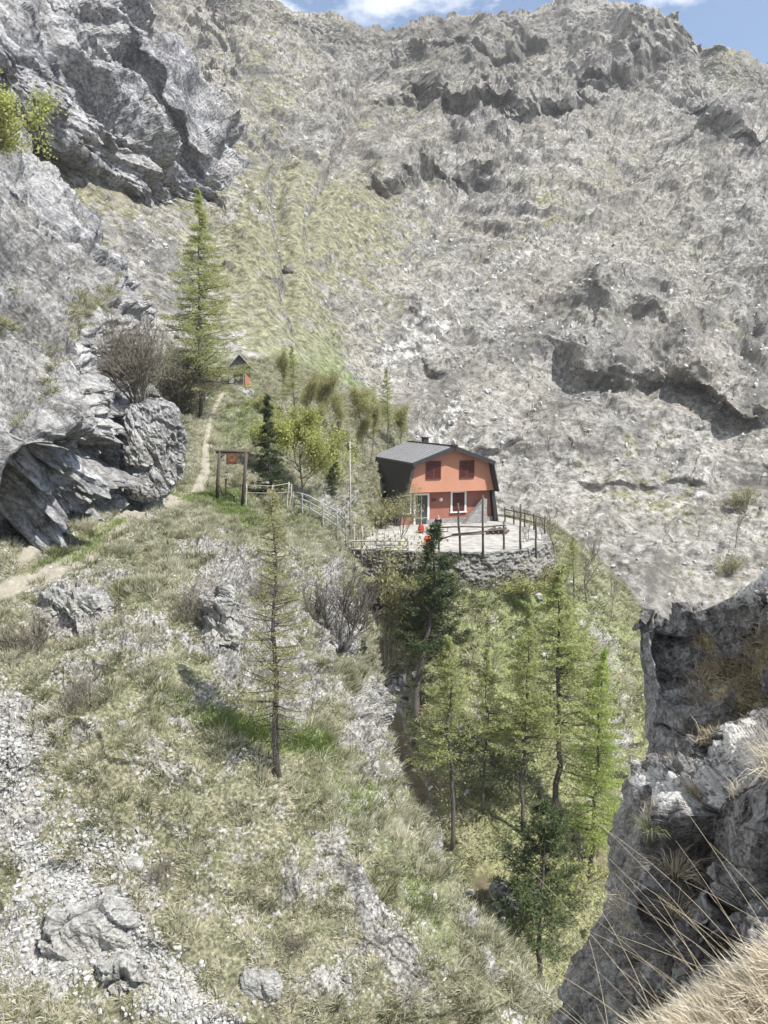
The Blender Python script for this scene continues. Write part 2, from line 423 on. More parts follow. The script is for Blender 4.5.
for i, p in enumerate(cols):   # keep the last body row below the crest
    if rows[7][i][1] < top[i][1] + 26: rows[7][i] = (p, top[i][1] + 26, rows[7][i][2] * .96)
rows.append(top)
rows.append([(p, y + 25, Y * 1.12) for p, y, Y in top]); rows.append([(p, y + 160, Y * 1.35) for p, y, Y in top])
LEDGES = [  # polyline (ledge edge, left to right), reach in px above it, face height in px, depth in px-equivalents
    ([(360, 84), (430, 100), (484, 104), (520, 110), (560, 100), (600, 84), (640, 60), (692, 36)], 60, 16, 34),
    ([(610, 62), (650, 40), (700, 30), (730, 44)], 24, 10, 16),
    ([(350, 176), (390, 182), (430, 178), (480, 166), (500, 150)], 60, 16, 26),
    ([(548, 330), (580, 348), (610, 350), (640, 360), (668, 362), (700, 350), (728, 330)], 80, 26, 40),
    ([(590, 300), (630, 290), (670, 300), (700, 290)], 40, 12, 18),
    ([(690, 86), (715, 120), (740, 150), (768, 162)], 40, 14, 26),
    ([(405, 290), (430, 335), (460, 362)], 50, 12, 14),
    ([(735, 400), (750, 380), (810, 385)], 90, 40, 50),
    ([(395, 440), (440, 450), (500, 440), (530, 420)], 60, 14, 16),
    ([(330, 262), (350, 300), (372, 330)], 30, 8, 10),
    ([(230, 250), (262, 262), (300, 270)], 20, 8, 8),
    ([(560, 470), (620, 480), (680, 470), (720, 480)], 40, 10, 10),
    ([(380, 60), (440, 52), (500, 60), (560, 44)], 40, 10, 16),
]
def m_disp(P, N, px, py, Y):
    toward = -P / np.linalg.norm(P, axis=-1, keepdims=True); toward[..., 2] *= .3
    m = Y / F
    D = np.zeros(P.shape)
    wx = px + 22 * fbm(P / 22, 4, 5); wy = py + 22 * fbm(P / np.array([18, 22, 22.]), 4, 8, .5)
    for pts, reach, fh, dep in LEDGES:
        d, s, t = polydist(wx, wy, pts)
        up = d * (-s)      # positive above the line
        prof = smooth(-fh, 2, up) * smooth(reach * 1.15, 0, up)
        ends = smooth(0, .18, t) * smooth(1, .82, t)
        D += toward * (prof * ends * dep * 1.5 * m)[..., None]
    d, s, t = polydist(px + 14 * fbm(P / 30, 3, 3), py, [(318, -40), (308, 60), (300, 140), (284, 230), (296, 320), (320, 380)])
    D -= toward * (np.exp(-(d / 20) ** 2) * 10 * m)[..., None]
    W = P + 14 * np.stack([fbm(P / 40, 3, 301 + k) for k in range(3)], -1)
    big = ridged(W / np.array([42., 130., 110.]), 3, 21, .45) - .6
    mid = ridged(W / np.array([17., 30., 22.]), 3, 41, .42) - .6
    a = smooth(60, 160, Y) * (1 - .5 * smooth(8, 0, py - 30))
    gr = m_grass(px, py, P)
    h = a * (5 * big + 10 * fbm(P / 95, 2, 201) + (1.7 - .5 * gr) * mid) * np.clip(Y / 250, .3, 1.3)
    Mx = rotm(0, R(24), 0)
    rk = rock(P, 8.0, 3, Mx, (1.8, 1.8, .8), .05, .8, .6)
    h = h + (1 - .8 * gr) * (1.0 * rk * np.clip(Y / 200, .35, 1.5) + .5 * fbm(P @ Mx.T / np.array([3.2, 3, 1.5]), 4, 63, .5) * np.clip(Y / 160, .5, 1.6))
    yq = np.clip(Y / 200, .4, 1.8) * (1 - .3 * gr)
    h += yq * (.5 * facets(P @ Mx.T / np.array([4., 4., 2.6]) + .5 * fbm(P / 5, 3, 70)[..., None], 71, .9)[0] + .22 * facets(P @ Mx.T / np.array([1.9, 1.9, 1.2]) + .4 * fbm(P / 2, 2, 72)[..., None], 73, .9)[0])
    h += .3 * strata(P, (.3, 0, 1), 1.7, 404) * np.clip(Y / 200, .4, 1.6) + .32 * fbm(P / 2.0, 4, 61, .62) * np.clip(Y / 150, .4, 2) * (1 - .4 * gr)
    ys = np.clip(Y / 220, .35, 1.5) * (1 - .4 * gr)
    h += ys * (2.4 * strata(P, (.25, 0, 1), 13., 401) + 1.0 * strata(P, (.3, 0, 1), 4.6, 402))
    # fissured crag and gullies
    h += blobs(px, py, [(640, 335, 110, 50, 0, 1.), (540, 95, 130, 26, -8, .7), (410, 150, 70, 40, 0, .7), (760, 340, 26, 90, 0, 1.), (440, 400, 60, 60, 0, .5)]) * np.clip(Y / 250, .4, 1.5) * 5 * (ridged(W / np.array([9., 60., 40.]), 3, 88, .4) - .7)
    Qr = W @ rotm(0, R(-52), 0).T
    h += smooth(330, 420, px) * np.clip(Y / 250, .3, 1.4) * (3.2 * (ridged(Qr / np.array([22., 80., 150.]), 3, 188, .4) - .6) + 1.3 * slabs(P, rotm(0, R(-52), 0), 7., 190) + .6 * slabs(P, rotm(0, R(-52), 0), 3., 191)) * smooth(-30, 60, py)
    h += smooth(330, 260, px) * np.clip(Y / 250, .3, 1.4) * 2.2 * slabs(P, rotm(0, R(40), 0), 6., 192)
    for pts, wd, dp in [([(368, 58), (364, 90), (352, 130), (330, 180), (312, 230)], 7, 8), ([(286, 130), (284, 200), (292, 260), (300, 330)], 8, 9), ([(560, 100), (510, 150), (450, 210), (420, 270)], 10, 6),
                        ([(205, 0), (240, 60), (268, 130), (280, 200)], 9, 7), ([(700, 50), (726, 100), (760, 150)], 9, 7)]:
        d, s, t = polydist(px + 10 * fbm(P / 14, 3, 3), py, pts)
        h -= np.exp(-(d / wd) ** 2) * dp * Y / F * 1.2
    return D + along(N, h)
def m_grass(px, py, P):
    g = blobs(px, py, [(350, 220, 50, 45, -20, .9), (110, 180, 50, 60, 40, .8), (260, 40, 60, 160, 8, .4), (240, 270, 80, 60, 20, .7), (285, 200, 40, 60, 0, .5),
                       (400, 110, 60, 28, 0, .4), (330, 340, 60, 60, 0, .8), (420, 250, 40, 90, 10, .35), (640, 480, 70, 60, 0, .35), (560, 215, 100, 20, -35, .3),
                       (300, 460, 90, 60, 0, .9), (380, 420, 60, 40, 0, .7), (440, 50, 120, 30, 0, .3), (600, 150, 80, 40, -30, .3), (735, 60, 40, 20, 0, .6), (700, 250, 60, 40, 0, .22)])
    g -= blobs(px, py, [(440, 400, 80, 50, 30, .6), (420, 320, 25, 50, 20, .3), (500, 150, 80, 30, 0, .2), (660, 360, 90, 30, 0, .5)])
    return np.clip(g + .12 + .75 * fbm(P / 14, 5, 91, .6) , 0, 1)
def m_attr(P, N, px, py, Y):
    right = smooth(300, 420, px)
    Qa = P @ rotm(0, R(-52), 0).T / np.array([7., 40., 70.]); Qb = P @ rotm(0, R(35), 0).T / np.array([6., 30., 50.])
    stk = right * fbm(Qa, 5, 501, .6) + (1 - right) * fbm(Qb, 5, 502, .6)
    g = m_grass(px, py, P)
    flat = smooth(.25, .6, N[..., 2])
    return dict(rockm=np.clip(1.12 - g * (.45 + .55 * flat) * 1.05 - .12 * (fbm(P / 5, 3, 92) > 0), 0, 1), greenm=blobs(px, py, [(330, 400, 70, 50, 0, .25)]), path_shade=blobs(px, py, [(115, 215, 18, 40, -40, .5), (480, 172, 12, 6, -30, .6)]),
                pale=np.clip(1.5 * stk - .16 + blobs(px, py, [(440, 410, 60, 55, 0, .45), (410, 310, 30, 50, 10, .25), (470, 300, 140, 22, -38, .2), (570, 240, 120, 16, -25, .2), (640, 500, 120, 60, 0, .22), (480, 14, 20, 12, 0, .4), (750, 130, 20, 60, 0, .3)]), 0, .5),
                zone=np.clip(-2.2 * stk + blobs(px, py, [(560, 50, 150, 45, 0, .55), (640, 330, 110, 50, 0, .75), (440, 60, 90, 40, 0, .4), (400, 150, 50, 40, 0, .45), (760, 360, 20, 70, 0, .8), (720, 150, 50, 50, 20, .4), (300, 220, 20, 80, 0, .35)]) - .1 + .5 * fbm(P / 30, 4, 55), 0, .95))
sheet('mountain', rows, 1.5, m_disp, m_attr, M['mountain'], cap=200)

# ---- crag upper left
crag = [
    [(-420, 120, 96), (-200, 120, 104), (-60, 90, 110), (20, 118, 117), (80, 165, 125), (140, 205, 134), (200, 232, 146), (250, 240, 160), (280, 240, 175), (290, 235, 200)],
    [(-420, 70, 88), (-200, 60, 95), (-60, 48, 101), (20, 92, 110), (80, 140, 119), (140, 182, 128), (200, 208, 140), (246, 215, 152), (266, 215, 168), (275, 215, 195)],
    [(-420, -30, 90), (-200, -50, 98), (-60, -20, 104), (20, 40, 111), (80, 92, 119), (140, 135, 128), (198, 165, 140), (238, 176, 150), (258, 178, 168), (266, 180, 195)],
    [(-420, -140, 100), (-200, -160, 108), (-60, -90, 113), (20, -10, 121), (80, 40, 129), (135, 84, 138), (188, 112, 146), (224, 128, 157), (244, 134, 174), (250, 140, 200)],
    [(-420, -240, 112), (-200, -260, 120), (-60, -180, 126), (20, -90, 134), (80, -30, 140), (132, 20, 150), (176, 60, 158), (206, 80, 166), (222, 94, 180), (230, 105, 205)],
    [(-420, -340, 125), (-200, -360, 132), (-60, -270, 138), (20, -180, 146), (80, -110, 152), (125, -40, 160), (150, 0, 170), (166, 30, 178), (178, 55, 190), (190, 80, 215)],
    [(-420, -400, 150), (-200, -420, 155), (-60, -330, 160), (20, -240, 170), (80, -160, 180), (120, -80, 190), (140, -30, 200), (150, 0, 210), (160, 30, 220), (170, 70, 235)],
]
def crag_disp(P, N, px, py, Y):
    Mx = rotm(0, R(42), 0)
    h = 1.1 * rock(P, 9, 12, Mx, (1, 1.6, 5.), .12, .3, .7) + .5 * rock(P, 3., 15, Mx, (1, 1.4, 4.), .12, .3, .7)
    h += 4.5 * (ridged(P @ Mx.T / np.array([10., 20., 46.]), 4, 19) - .6)
    h += -4.5 + 5.5 * slabs(P, Mx, 9., 411) + 2.4 * slabs(P, Mx, 3.6, 412) + .6 * slabs(P, Mx, 1.5, 413) + .2 * slabs(P, Mx, .8, 414) + 1. * fbm(P @ Mx.T / np.array([2.2, 3, 6.]), 4, 415, .6) + .5 * facets(P @ Mx.T / np.array([1.8, 2., 4.]) + .3 * fbm(P / 3, 3, 416)[..., None], 417, .9)[0]
    wx = px + 8 * fbm(P / 9, 3, 5); wy = py + 8 * fbm(P / 9, 3, 6)
    toward = -P / np.linalg.norm(P, axis=-1, keepdims=True); toward[..., 2] *= .3
    D = np.zeros(P.shape)
    for pts, reach, dep in [([(100, -20), (140, 50), (175, 110), (205, 150), (232, 185)], 20, 10), ([(60, 20), (110, 90), (150, 150), (170, 175)], 14, 8),
                            ([(150, 40), (175, 95), (200, 140), (225, 165)], 16, 12), ([(0, -10), (50, 55), (100, 115)], 18, 8)]:
        d, s, t = polydist(wx, wy, pts)
        up = d * (-s)
        D += toward * (smooth(-4, 2, up) * np.exp(-np.clip(up, 0, None) / reach) * 2.2 * dep * smooth(0, .15, t) * smooth(1, .85, t) * Y / F)[..., None]
    # free-standing pinnacle
    D += toward * (blobs(px, py, [(190, 80, 12, 40, 12, 22.), (158, 70, 7, 20, 0, 8.)]) * Y / F)[..., None]
    return D * smooth(.3, 1.6, VV)[..., None] + along(N, h * smooth(-340, -200, py) * (.15 + .85 * smooth(.6, 2.0, VV)))
def crag_attr(P, N, px, py, Y):
    g = blobs(px, py, [(95, 5, 30, 22, 40, .6), (190, 60, 10, 20, 0, 0)]) + .5 * fbm(P / 8, 3, 4)
    return dict(rockm=np.clip(1.15 - np.clip(g, 0, 1) * smooth(.3, .7, N[..., 2]), 0, 1), greenm=0 * px, path_shade=blobs(px, py, [(30, 70, 40, 7, 52, .35)]))
fac = [1, 1, 1, 1, 1.05, 1.15, 1.22, 1.2, 1.17, 1.1]
crag = [[(a, b, c * k) for (a, b, c), k in zip(row, fac)] for row in crag]
crag = [[(a - (12 if j >= 6 else 0), b, c) for j, (a, b, c) in enumerate(row)] for row in crag]
crag = [[(a, b + 34, c * 1.15) for a, b, c in crag[0]]] + crag
sheet('crag', crag, 1.3, crag_disp, crag_attr, M['crag'], cap=170)

# ---- left slab cliff
slab = [
    [(-420, 640, 15), (-220, 620, 17.5), (-100, 600, 20), (10, 585, 24), (75, 545, 28), (118, 512, 32), (146, 492, 36), (168, 486, 42), (176, 480, 50)],
    [(-420, 560, 16), (-220, 545, 18.5), (-100, 545, 21.3), (10, 528, 25.6), (78, 498, 29.6), (112, 465, 33), (134, 448, 37), (150, 450, 43), (158, 450, 52)],
    [(-420, 470, 15), (-220, 465, 17.0), (-100, 470, 19.5), (14, 455, 21.2), (86, 430, 25.3), (122, 408, 30.5), (136, 402, 37), (146, 405, 44), (152, 410, 53)],
    [(-420, 370, 17), (-220, 370, 19), (-100, 375, 22), (20, 350, 26), (84, 338, 30), (124, 336, 34.5), (142, 340, 40), (158, 348, 47), (164, 356, 56)],
    [(-420, 240, 20), (-220, 235, 23), (-100, 245, 27), (14, 235, 31.5), (66, 250, 36), (104, 264, 41), (128, 276, 46), (150, 300, 53), (160, 320, 61)],
    [(-420, 90, 26), (-220, 80, 31), (-100, 95, 36), (-14, 125, 42), (28, 156, 47), (60, 188, 51), (90, 222, 55), (122, 262, 60), (142, 300, 68)],
    [(-420, 20, 34), (-220, 20, 39), (-100, 50, 45), (-20, 105, 52), (16, 145, 57), (48, 180, 61), (78, 214, 66), (108, 258, 73), (128, 310, 80)],
    [(-420, 60, 48), (-220, 60, 52), (-100, 90, 58), (-20, 160, 64), (16, 200, 68), (48, 240, 72), (78, 280, 77), (108, 330, 84), (128, 380, 90)],
]
def slab_disp(P, N, px, py, Y):
    Mx = rotm(R(10), R(44), 0)
    low = smooth(330, 460, py)
    h = (.25 + .75 * low) * rock(P, 2.6, 32, Mx, (1, 1.4, 4.), .15, .35, .8) + .16 * rock(P, .9, 35, Mx, (1, 1.3, 3.), .2, .5, .8)
    h += 1.8 * (ridged(P @ Mx.T / np.array([3.6, 5., 9.]), 3, 44) - .5) * (.7 + .6 * low)
    h += .10 * fbm(P / .35, 3, 2)
    h += -1.3 + (1.5 + .5 * low) * slabs(P, Mx, 2.8, 421) + (.75 + .2 * low) * slabs(P, Mx, 1.15, 422) + .36 * slabs(P, Mx, .5, 423) + .16 * slabs(P, Mx, .24, 424) + .2 * fbm(P @ Mx.T / np.array([.5, .6, 1.4]), 4, 425, .65)
    return along(N, h)
def slab_attr(P, N, px, py, Y):
    g = blobs(px, py, [(20, 300, 30, 40, 40, .6), (75, 330, 26, 40, 30, .7), (120, 225, 40, 12, 55, .7), (50, 380, 24, 18, 20, .6), (110, 290, 20, 26, 0, .5), (20, 200, 20, 16, 0, .5), (5, 410, 26, 16, 0, .5), (145, 270, 14, 14, 0, .7)]) + .7 * fbm(P / 1.6, 4, 4) - .1
    return dict(rockm=np.clip(1.12 - np.clip(g, 0, 1) * smooth(.1, .5, N[..., 2]), 0, 1), greenm=0 * px, path_shade=0 * px)
slab = [[(a - (14 if j >= 5 and 0 < i < 5 else 0), b, c) for j, (a, b, c) in enumerate(row)] for i, row in enumerate(slab)]
sheet('cliff', slab, 1.25, slab_disp, slab_attr, M['cliff'], cap=170)
SHEETS['cliff_left'] = SHEETS['cliff']

# ---- near hillside
hill = [
    [(-420, 1300, 10), (-200, 1300, 10.8), (-20, 1300, 11.4), (90, 1300, 12), (250, 1300, 12.6), (410, 1300, 13.5), (560, 1260, 15.0), (650, 1320, 19), (660, 1600, 24)],
    [(-420, 1040, 12.2), (-200, 1030, 13), (-50, 1024, 13.6), (80, 1024, 14), (230, 1024, 14.3), (390, 1024, 15), (528, 1012, 16.5), (572, 1060, 20), (566, 1260, 25)],
    [(-420, 900, 13.6), (-200, 900, 14.4), (-60, 900, 15), (55, 900, 15.5), (185, 900, 15.7), (315, 895, 16.5), (438, 884, 18.5), (478, 940, 22), (480, 1130, 27)],
    [(-420, 780, 15), (-200, 780, 16), (-70, 780, 16.5), (40, 780, 17), (155, 780, 17.4), (265, 775, 18.2), (370, 765, 20.5), (412, 820, 24.5), (424, 980, 30)],
    [(-420, 680, 16.8), (-200, 680, 17.5), (-80, 680, 18), (30, 680, 19), (135, 680, 19.4), (240, 682, 20.6), (345, 690, 24), (376, 750, 28.5), (392, 880, 34)],
    [(-420, 610, 19), (-200, 605, 19.8), (-90, 600, 20.5), (20, 598, 21.7), (120, 596, 22.6), (230, 598, 24.6), (338, 612, 29), (364, 670, 33), (382, 790, 38)],
    [(-420, 565, 21.5), (-200, 560, 22), (-95, 556, 23), (10, 548, 24.8), (112, 534, 27.4), (222, 530, 32), (324, 540, 36), (352, 596, 39.5), (372, 710, 43)],
    [(-420, 530, 25), (-200, 528, 26), (-95, 524, 27), (10, 515, 30), (112, 505, 33.5), (212, 492, 41), (285, 500, 43), (338, 542, 46), (366, 650, 49)],
    [(-420, 480, 32), (-200, 480, 33), (-95, 478, 35), (10, 468, 38), (118, 458, 44), (212, 432, 50), (272, 440, 52.5), (330, 482, 56), (392, 580, 60)],
    [(-420, 430, 40), (-200, 430, 42), (-95, 425, 44), (20, 418, 47), (128, 408, 52), (222, 395, 58.5), (278, 398, 63), (338, 428, 69), (424, 500, 75)],
    [(-420, 380, 52), (-200, 380, 54), (-90, 376, 56), (30, 372, 59), (140, 366, 64), (238, 360, 72), (292, 366, 78), (356, 396, 84), (446, 470, 92)],
    [(-420, 400, 60), (-200, 400, 62), (-90, 396, 66), (30, 392, 70), (140, 386, 76), (245, 384, 84), (300, 392, 90), (366, 420, 98), (456, 500, 108)],
]
PATH = [(-60, 618), (0, 592), (40, 577), (78, 558), (104, 537), (122, 518), (146, 507), (176, 503), (196, 494), (206, 470), (206, 440), (212, 410), (222, 396)]
ROCKY = [(226, 640, 12, 55, -6, .8), (262, 665, 22, 40, -25, .75), (292, 700, 18, 22, 0, .7), (120, 575, 26, 12, 0, .4), (200, 590, 14, 20, 0, .5), (250, 590, 18, 26, -15, .6), (150, 650, 12, 20, 0, .5), (368, 700, 9, 30, -15, .7), (400, 780, 9, 24, -25, .5), (436, 850, 10, 24, -30, .4), (478, 930, 10, 30, -30, .5), (514, 995, 10, 24, -30, .4), (346, 620, 8, 34, 0, .7), (110, 690, 60, 20, 20, .3), (180, 640, 30, 30, 0, .3), (340, 850, 30, 40, 20, .4),
         (72, 605, 36, 26, 10, 1.1), (150, 590, 0.1, .1, 0, 0), (222, 610, 16, 42, 5, 1.2), (270, 640, 34, 34, 30, .9), (300, 700, 26, 22, 30, .7), (255, 560, 30, 14, 20, .4),
         (130, 655, 14, 26, -10, .8), (200, 555, 34, 12, 15, .6), (290, 880, 14, 34, 5, .8), (360, 900, 14, 46, -25, .9), (400, 960, 30, 40, -30, .6), (320, 980, 40, 20, 0, .5),
         (330, 620, 10, 60, 0, .8), (360, 740, 16, 40, -20, .8), (25, 730, 24, 40, -30, .8), (85, 735, 20, 10, 0, .6), (0, 760, 24, 50, -20, .9),
         (170, 760, 40, 12, 20, .3), (300, 580, 26, 30, 0, .5), (150, 505, 26, 14, 0, .5), (235, 505, 20, 6, 0, .5), (330, 505, 30, 20, 30, .5)]
def h_rock(px, py, P):
    return np.clip(blobs(px, py, ROCKY) + .8 * fbm(P / 1.2, 4, 14, .6) + .09, 0, 1.2)
SCREE = [(66, 880, 100, 18, 37, 1.0), (140, 960, 75, 22, 40, .9), (60, 960, 60, 30, 20, .5), (110, 860, 50, 24, 30, .5), (2, 750, 22, 50, -20, .9), (190, 1012, 50, 14, 0, .6), (20, 940, 24, 50, 0, .5), (90, 820, 50, 20, 30, .3)]
def hill_disp(P, N, px, py, Y):
    r = smooth(.3, .75, h_rock(px, py, P))
    edge = smooth(.05, .5, polydist(px, py, [(570, 1060), (478, 940), (412, 820), (376, 750), (364, 670), (352, 596), (338, 542)])[0] / 40)
    h = .55 * fbm(P / 3.5, 3, 6) + .34 * fbm(P / .9, 3, 16) + .16 * strata(P, (.2, 0, 1), .8, 78)
    h += r * (.5 * rock(P, 1.25, 52, rotm(0, R(20), 0), (1, 1, 1.8), .25) + .22 * slabs(P, rotm(0, R(25), 0), .5, 58) + .1 * slabs(P, rotm(0, R(25), 0), .22, 59) + .0 + .18 * rock(P, .45, 55, rotm(0, R(20), 0), (1, 1, 1.6), .25))
    h += (1 - r) * .1 * fbm(P / .3, 3, 26)
    h *= np.clip(Y / 20, .7, 1.5)
    # rock face on the ravine side of the ridge
    fold = (py > 560) & (px > 300)
    h += np.where(fold, (1 - edge) * .8 * rock(P, 2.0, 58, None, (1, 1, 2.), .25), 0)
    d = polydist(px, py, PATH)[0]; w = np.clip((py - 380) / 14, 3.5, 13)
    h = h - .18 * np.exp(-(d / w) ** 2)
    h = h * (1 - .7 * np.exp(-(d / (w * 1.2)) ** 2))
    return along(N, h)
def hill_attr(P, N, px, py, Y):
    r = h_rock(px, py, P)
    g = blobs(px, py, [(250, 725, 60, 13, 20, .95), (310, 745, 30, 8, 18, .7), (235, 516, 26, 14, 20, .9), (205, 500, 30, 8, 0, .6), (90, 545, 40, 5, -38, .6), (50, 560, 40, 4, -30, .4),
                       (160, 690, 60, 40, 0, .15), (350, 800, 30, 40, 50, .4), (290, 520, 30, 30, 0, .3), (240, 420, 30, 30, 0, .35), (100, 500, 30, 30, 0, .2), (260, 600, 60, 30, 0, .2), (420, 900, 20, 60, -30, .35)])
    d = polydist(px, py, PATH)[0]; w = np.clip((py - 380) / 21, 1.6, 7)
    pm = np.exp(-(d / w) ** 2 * .69) + blobs(px, py, [(45, 545, 55, 8, -32, .75), (85, 735, 22, 8, 0, .4), (200, 670, 20, 14, 0, .2)])
    return dict(rockm=np.clip(.12 + r * .9 + .68 * np.clip(1.15 * blobs(px, py, SCREE) + .3 * fbm(P / .5, 3, 7), 0, 1), 0, 1), greenm=np.clip(g, 0, 1), path_shade=np.clip(pm, 0, 1))
sheet('hillside', hill, 1.35, hill_disp, hill_attr, M['hill'], split_path='path', cap=170)

# ---- spur below the hut and the ravine
rav = [
    [(250, 1400, 24), (340, 1400, 24), (420, 1400, 24), (500, 1400, 25), (590, 1400, 27), (690, 1400, 30), (800, 1400, 34), (920, 1400, 40)],
    [(300, 1100, 29), (380, 1100, 28.5), (450, 1100, 28), (530, 1080, 29), (600, 1080, 32), (680, 1080, 36), (780, 1080, 41), (900, 1100, 48)],
    [(300, 960, 34), (390, 960, 33), (460, 960, 32.5), (530, 955, 33.5), (600, 950, 36.5), (670, 950, 41), (750, 960, 48), (860, 1000, 56)],
    [(290, 860, 39), (380, 860, 37), (450, 860, 36.5), (520, 855, 37.5), (590, 850, 40.5), (655, 846, 45), (730, 860, 52), (820, 920, 61)],
    [(280, 750, 44), (370, 750, 42.5), (440, 748, 42), (510, 745, 43), (580, 740, 46), (650, 735, 50.5), (715, 760, 58), (790, 830, 67)],
    [(270, 650, 49), (355, 650, 48), (425, 650, 47.5), (498, 650, 48), (572, 646, 51.5), (642, 652, 57), (695, 690, 64), (760, 770, 74)],
    [(260, 584, 52.6), (345, 582, 51.8), (420, 578, 51.6), (490, 577, 51.8), (552, 582, 54), (614, 606, 61), (668, 660, 69), (730, 740, 80)],
    [(250, 560, 58), (340, 563, 57.5), (420, 560, 58), (490, 556, 58), (546, 556, 59.5), (594, 574, 66), (650, 640, 75), (715, 720, 86)],
    [(240, 535, 66), (340, 530, 67), (420, 528, 69), (490, 528, 69.5), (540, 530, 70), (585, 555, 74), (636, 610, 82), (700, 690, 94)],
    [(240, 520, 76), (340, 515, 78), (420, 513, 79), (490, 515, 80), (540, 520, 80), (580, 545, 84), (630, 600, 92), (690, 690, 104)],
]
RAVROCK = [(350, 640, 20, 60, 10, 1.0), (400, 690, 20, 30, 30, .8), (480, 690, 10, 70, 10, .5), (440, 590, 50, 10, 0, .6), (600, 640, 16, 40, -30, .4), (370, 740, 26, 40, 0, .6), (420, 800, 26, 50, -20, .4),
           (500, 910, 10, 14, 0, .8), (620, 740, 14, 60, 0, .4), (470, 950, 40, 40, 0, .3)]
def rav_disp(P, N, px, py, Y):
    r = smooth(.3, .7, blobs(px, py, RAVROCK) + .6 * fbm(P / 3, 3, 5))
    h = .9 * fbm(P / 7, 3, 6) + .45 * fbm(P / 1.7, 3, 16) + .5 * strata(P, (.2, 0, 1), 1.5, 77) + r * (.7 * rock(P, 1.8, 72, None, (1, 1, 1.5), .25) + .3)
    return along(N, h * np.where(py < 585, .25, 1))
def rav_attr(P, N, px, py, Y):
    r = blobs(px, py, RAVROCK) + .6 * fbm(P / 2.5, 4, 5)
    g = blobs(px, py, [(560, 640, 90, 50, 0, .35), (430, 750, 30, 14, 10, .8), (520, 600, 60, 8, 0, .4), (500, 720, 120, 90, 0, .15)])
    return dict(rockm=np.clip(.12 + r, 0, 1), greenm=np.clip(g, 0, 1), path_shade=np.where(py < 562, blobs(px, py, [(430, 540, 110, 25, 0, 1.)]), 0) + np.clip(blobs(px, py, [(378, 680, 34, 90, -15, .75), (420, 800, 34, 60, -30, .6), (490, 910, 40, 50, -20, .45), (520, 980, 50, 40, 0, .5), (600, 860, 40, 60, 0, .45)]) + .5 * fbm(P / 2, 3, 66), 0, .8))  # second blob set paints gully and lower ravine shade as dark ground
rav = [[(a, b, c + ((9 if j <= 1 else 1.5 if j == 2 else 0) if 600 < b < 900 else 0)) for j, (a, b, c) in enumerate(row)] for row in rav]
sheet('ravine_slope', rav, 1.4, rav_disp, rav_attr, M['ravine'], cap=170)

# ---- right-hand cliffs, close
cl1 = [
    [(720, 1250, 13), (660, 1250, 10.5), (690, 1250, 9), (745, 1250, 8.5), (825, 1250, 8), (1000, 1250, 7.5), (1300, 1250, 7)],
    [(665, 900, 13), (628, 900, 11), (672, 900, 9.4), (740, 900, 8.8), (825, 880, 8.2), (1000, 880, 7.6), (1300, 880, 7)],
    [(668, 760, 13), (638, 748, 11.2), (676, 742, 9.9), (735, 740, 9.2), (820, 725, 8.6), (1000, 700, 8), (1300, 690, 7.4)],
    [(670, 700, 13.5), (645, 688, 11.7), (682, 690, 11.1), (722, 668, 9.9), (790, 650, 9.1), (1000, 590, 8.4), (1300, 560, 7.8)],
    [(666, 658, 14), (641, 645, 12.2), (676, 650, 11.9), (716, 622, 10.4), (770, 580, 9.6), (1000, 500, 8.8), (1300, 430, 8)],
    [(662, 628, 14.5), (640, 606, 12.6), (672, 616, 12.3), (704, 596, 11.2), (765, 548, 10.2), (1000, 420, 9.2), (1300, 320, 8.2)],
    [(664, 660, 14.6), (648, 640, 13), (680, 650, 12.8), (712, 632, 11.8), (772, 590, 10.8), (1010, 470, 9.8), (1300, 370, 9)],
    [(670, 900, 15), (655, 880, 13.4), (685, 900, 13.2), (716, 900, 12.4), (780, 880, 11.4), (1020, 800, 10.4), (1300, 700, 9.6)],
]
def cl1_disp(P, N, px, py, Y):
    Mx = rotm(R(15), R(35), 0)
    h = -.2 + .3 * slabs(P, rotm(0, R(-35), 0), .8, 431) + .1 * slabs(P, rotm(0, R(-35), 0), .33, 432) + .55 * rock(P, 1.2, 82, Mx, (1, 1, 2.2), .2, .3, .9) - .15 + .07 * rock(P, .3, 85, Mx, (1, 1, 1.8), .2) + .03 * fbm(P / .1, 3, 4)
    D = along(N, (h - .1) * (.12 + .88 * smooth(.5, 2.2, UU)) * (.4 + .6 * smooth(6., 4.6, VV)))
    toward = -P / np.linalg.norm(P, axis=-1, keepdims=True)
    D -= toward * (blobs(px, py, [(690, 655, 12, 30, 20, .3), (700, 610, 9, 16, 0, .2)]))[..., None]
    return D
def cl1_attr(P, N, px, py, Y):
    pale = .62 * blobs(px, py, [(668, 632, 14, 24, 0, 1.), (735, 575, 36, 12, -38, 1.), (765, 556, 20, 16, -30, .8)])  # pale stone, with sunlight on pinnacle and rim painted into the colour
    g = blobs(px, py, [(697, 660, 18, 40, 15, 1.), (715, 640, 30, 14, -40, .5), (690, 720, 24, 20, 0, .6)]) + .4 * fbm(P / .8, 3, 4)
    return dict(rockm=np.clip(1.12 - np.clip(g, 0, 1), 0, 1), greenm=0 * px, path_shade=0 * px, pale=pale)
cl1 = [[(a, b, c * .68) for a, b, c in row] for row in cl1]
sheet('cliff', cl1, 1.4, cl1_disp, cl1_attr, M['near'], cap=170)
SHEETS['cliff_right'] = SHEETS['cliff']
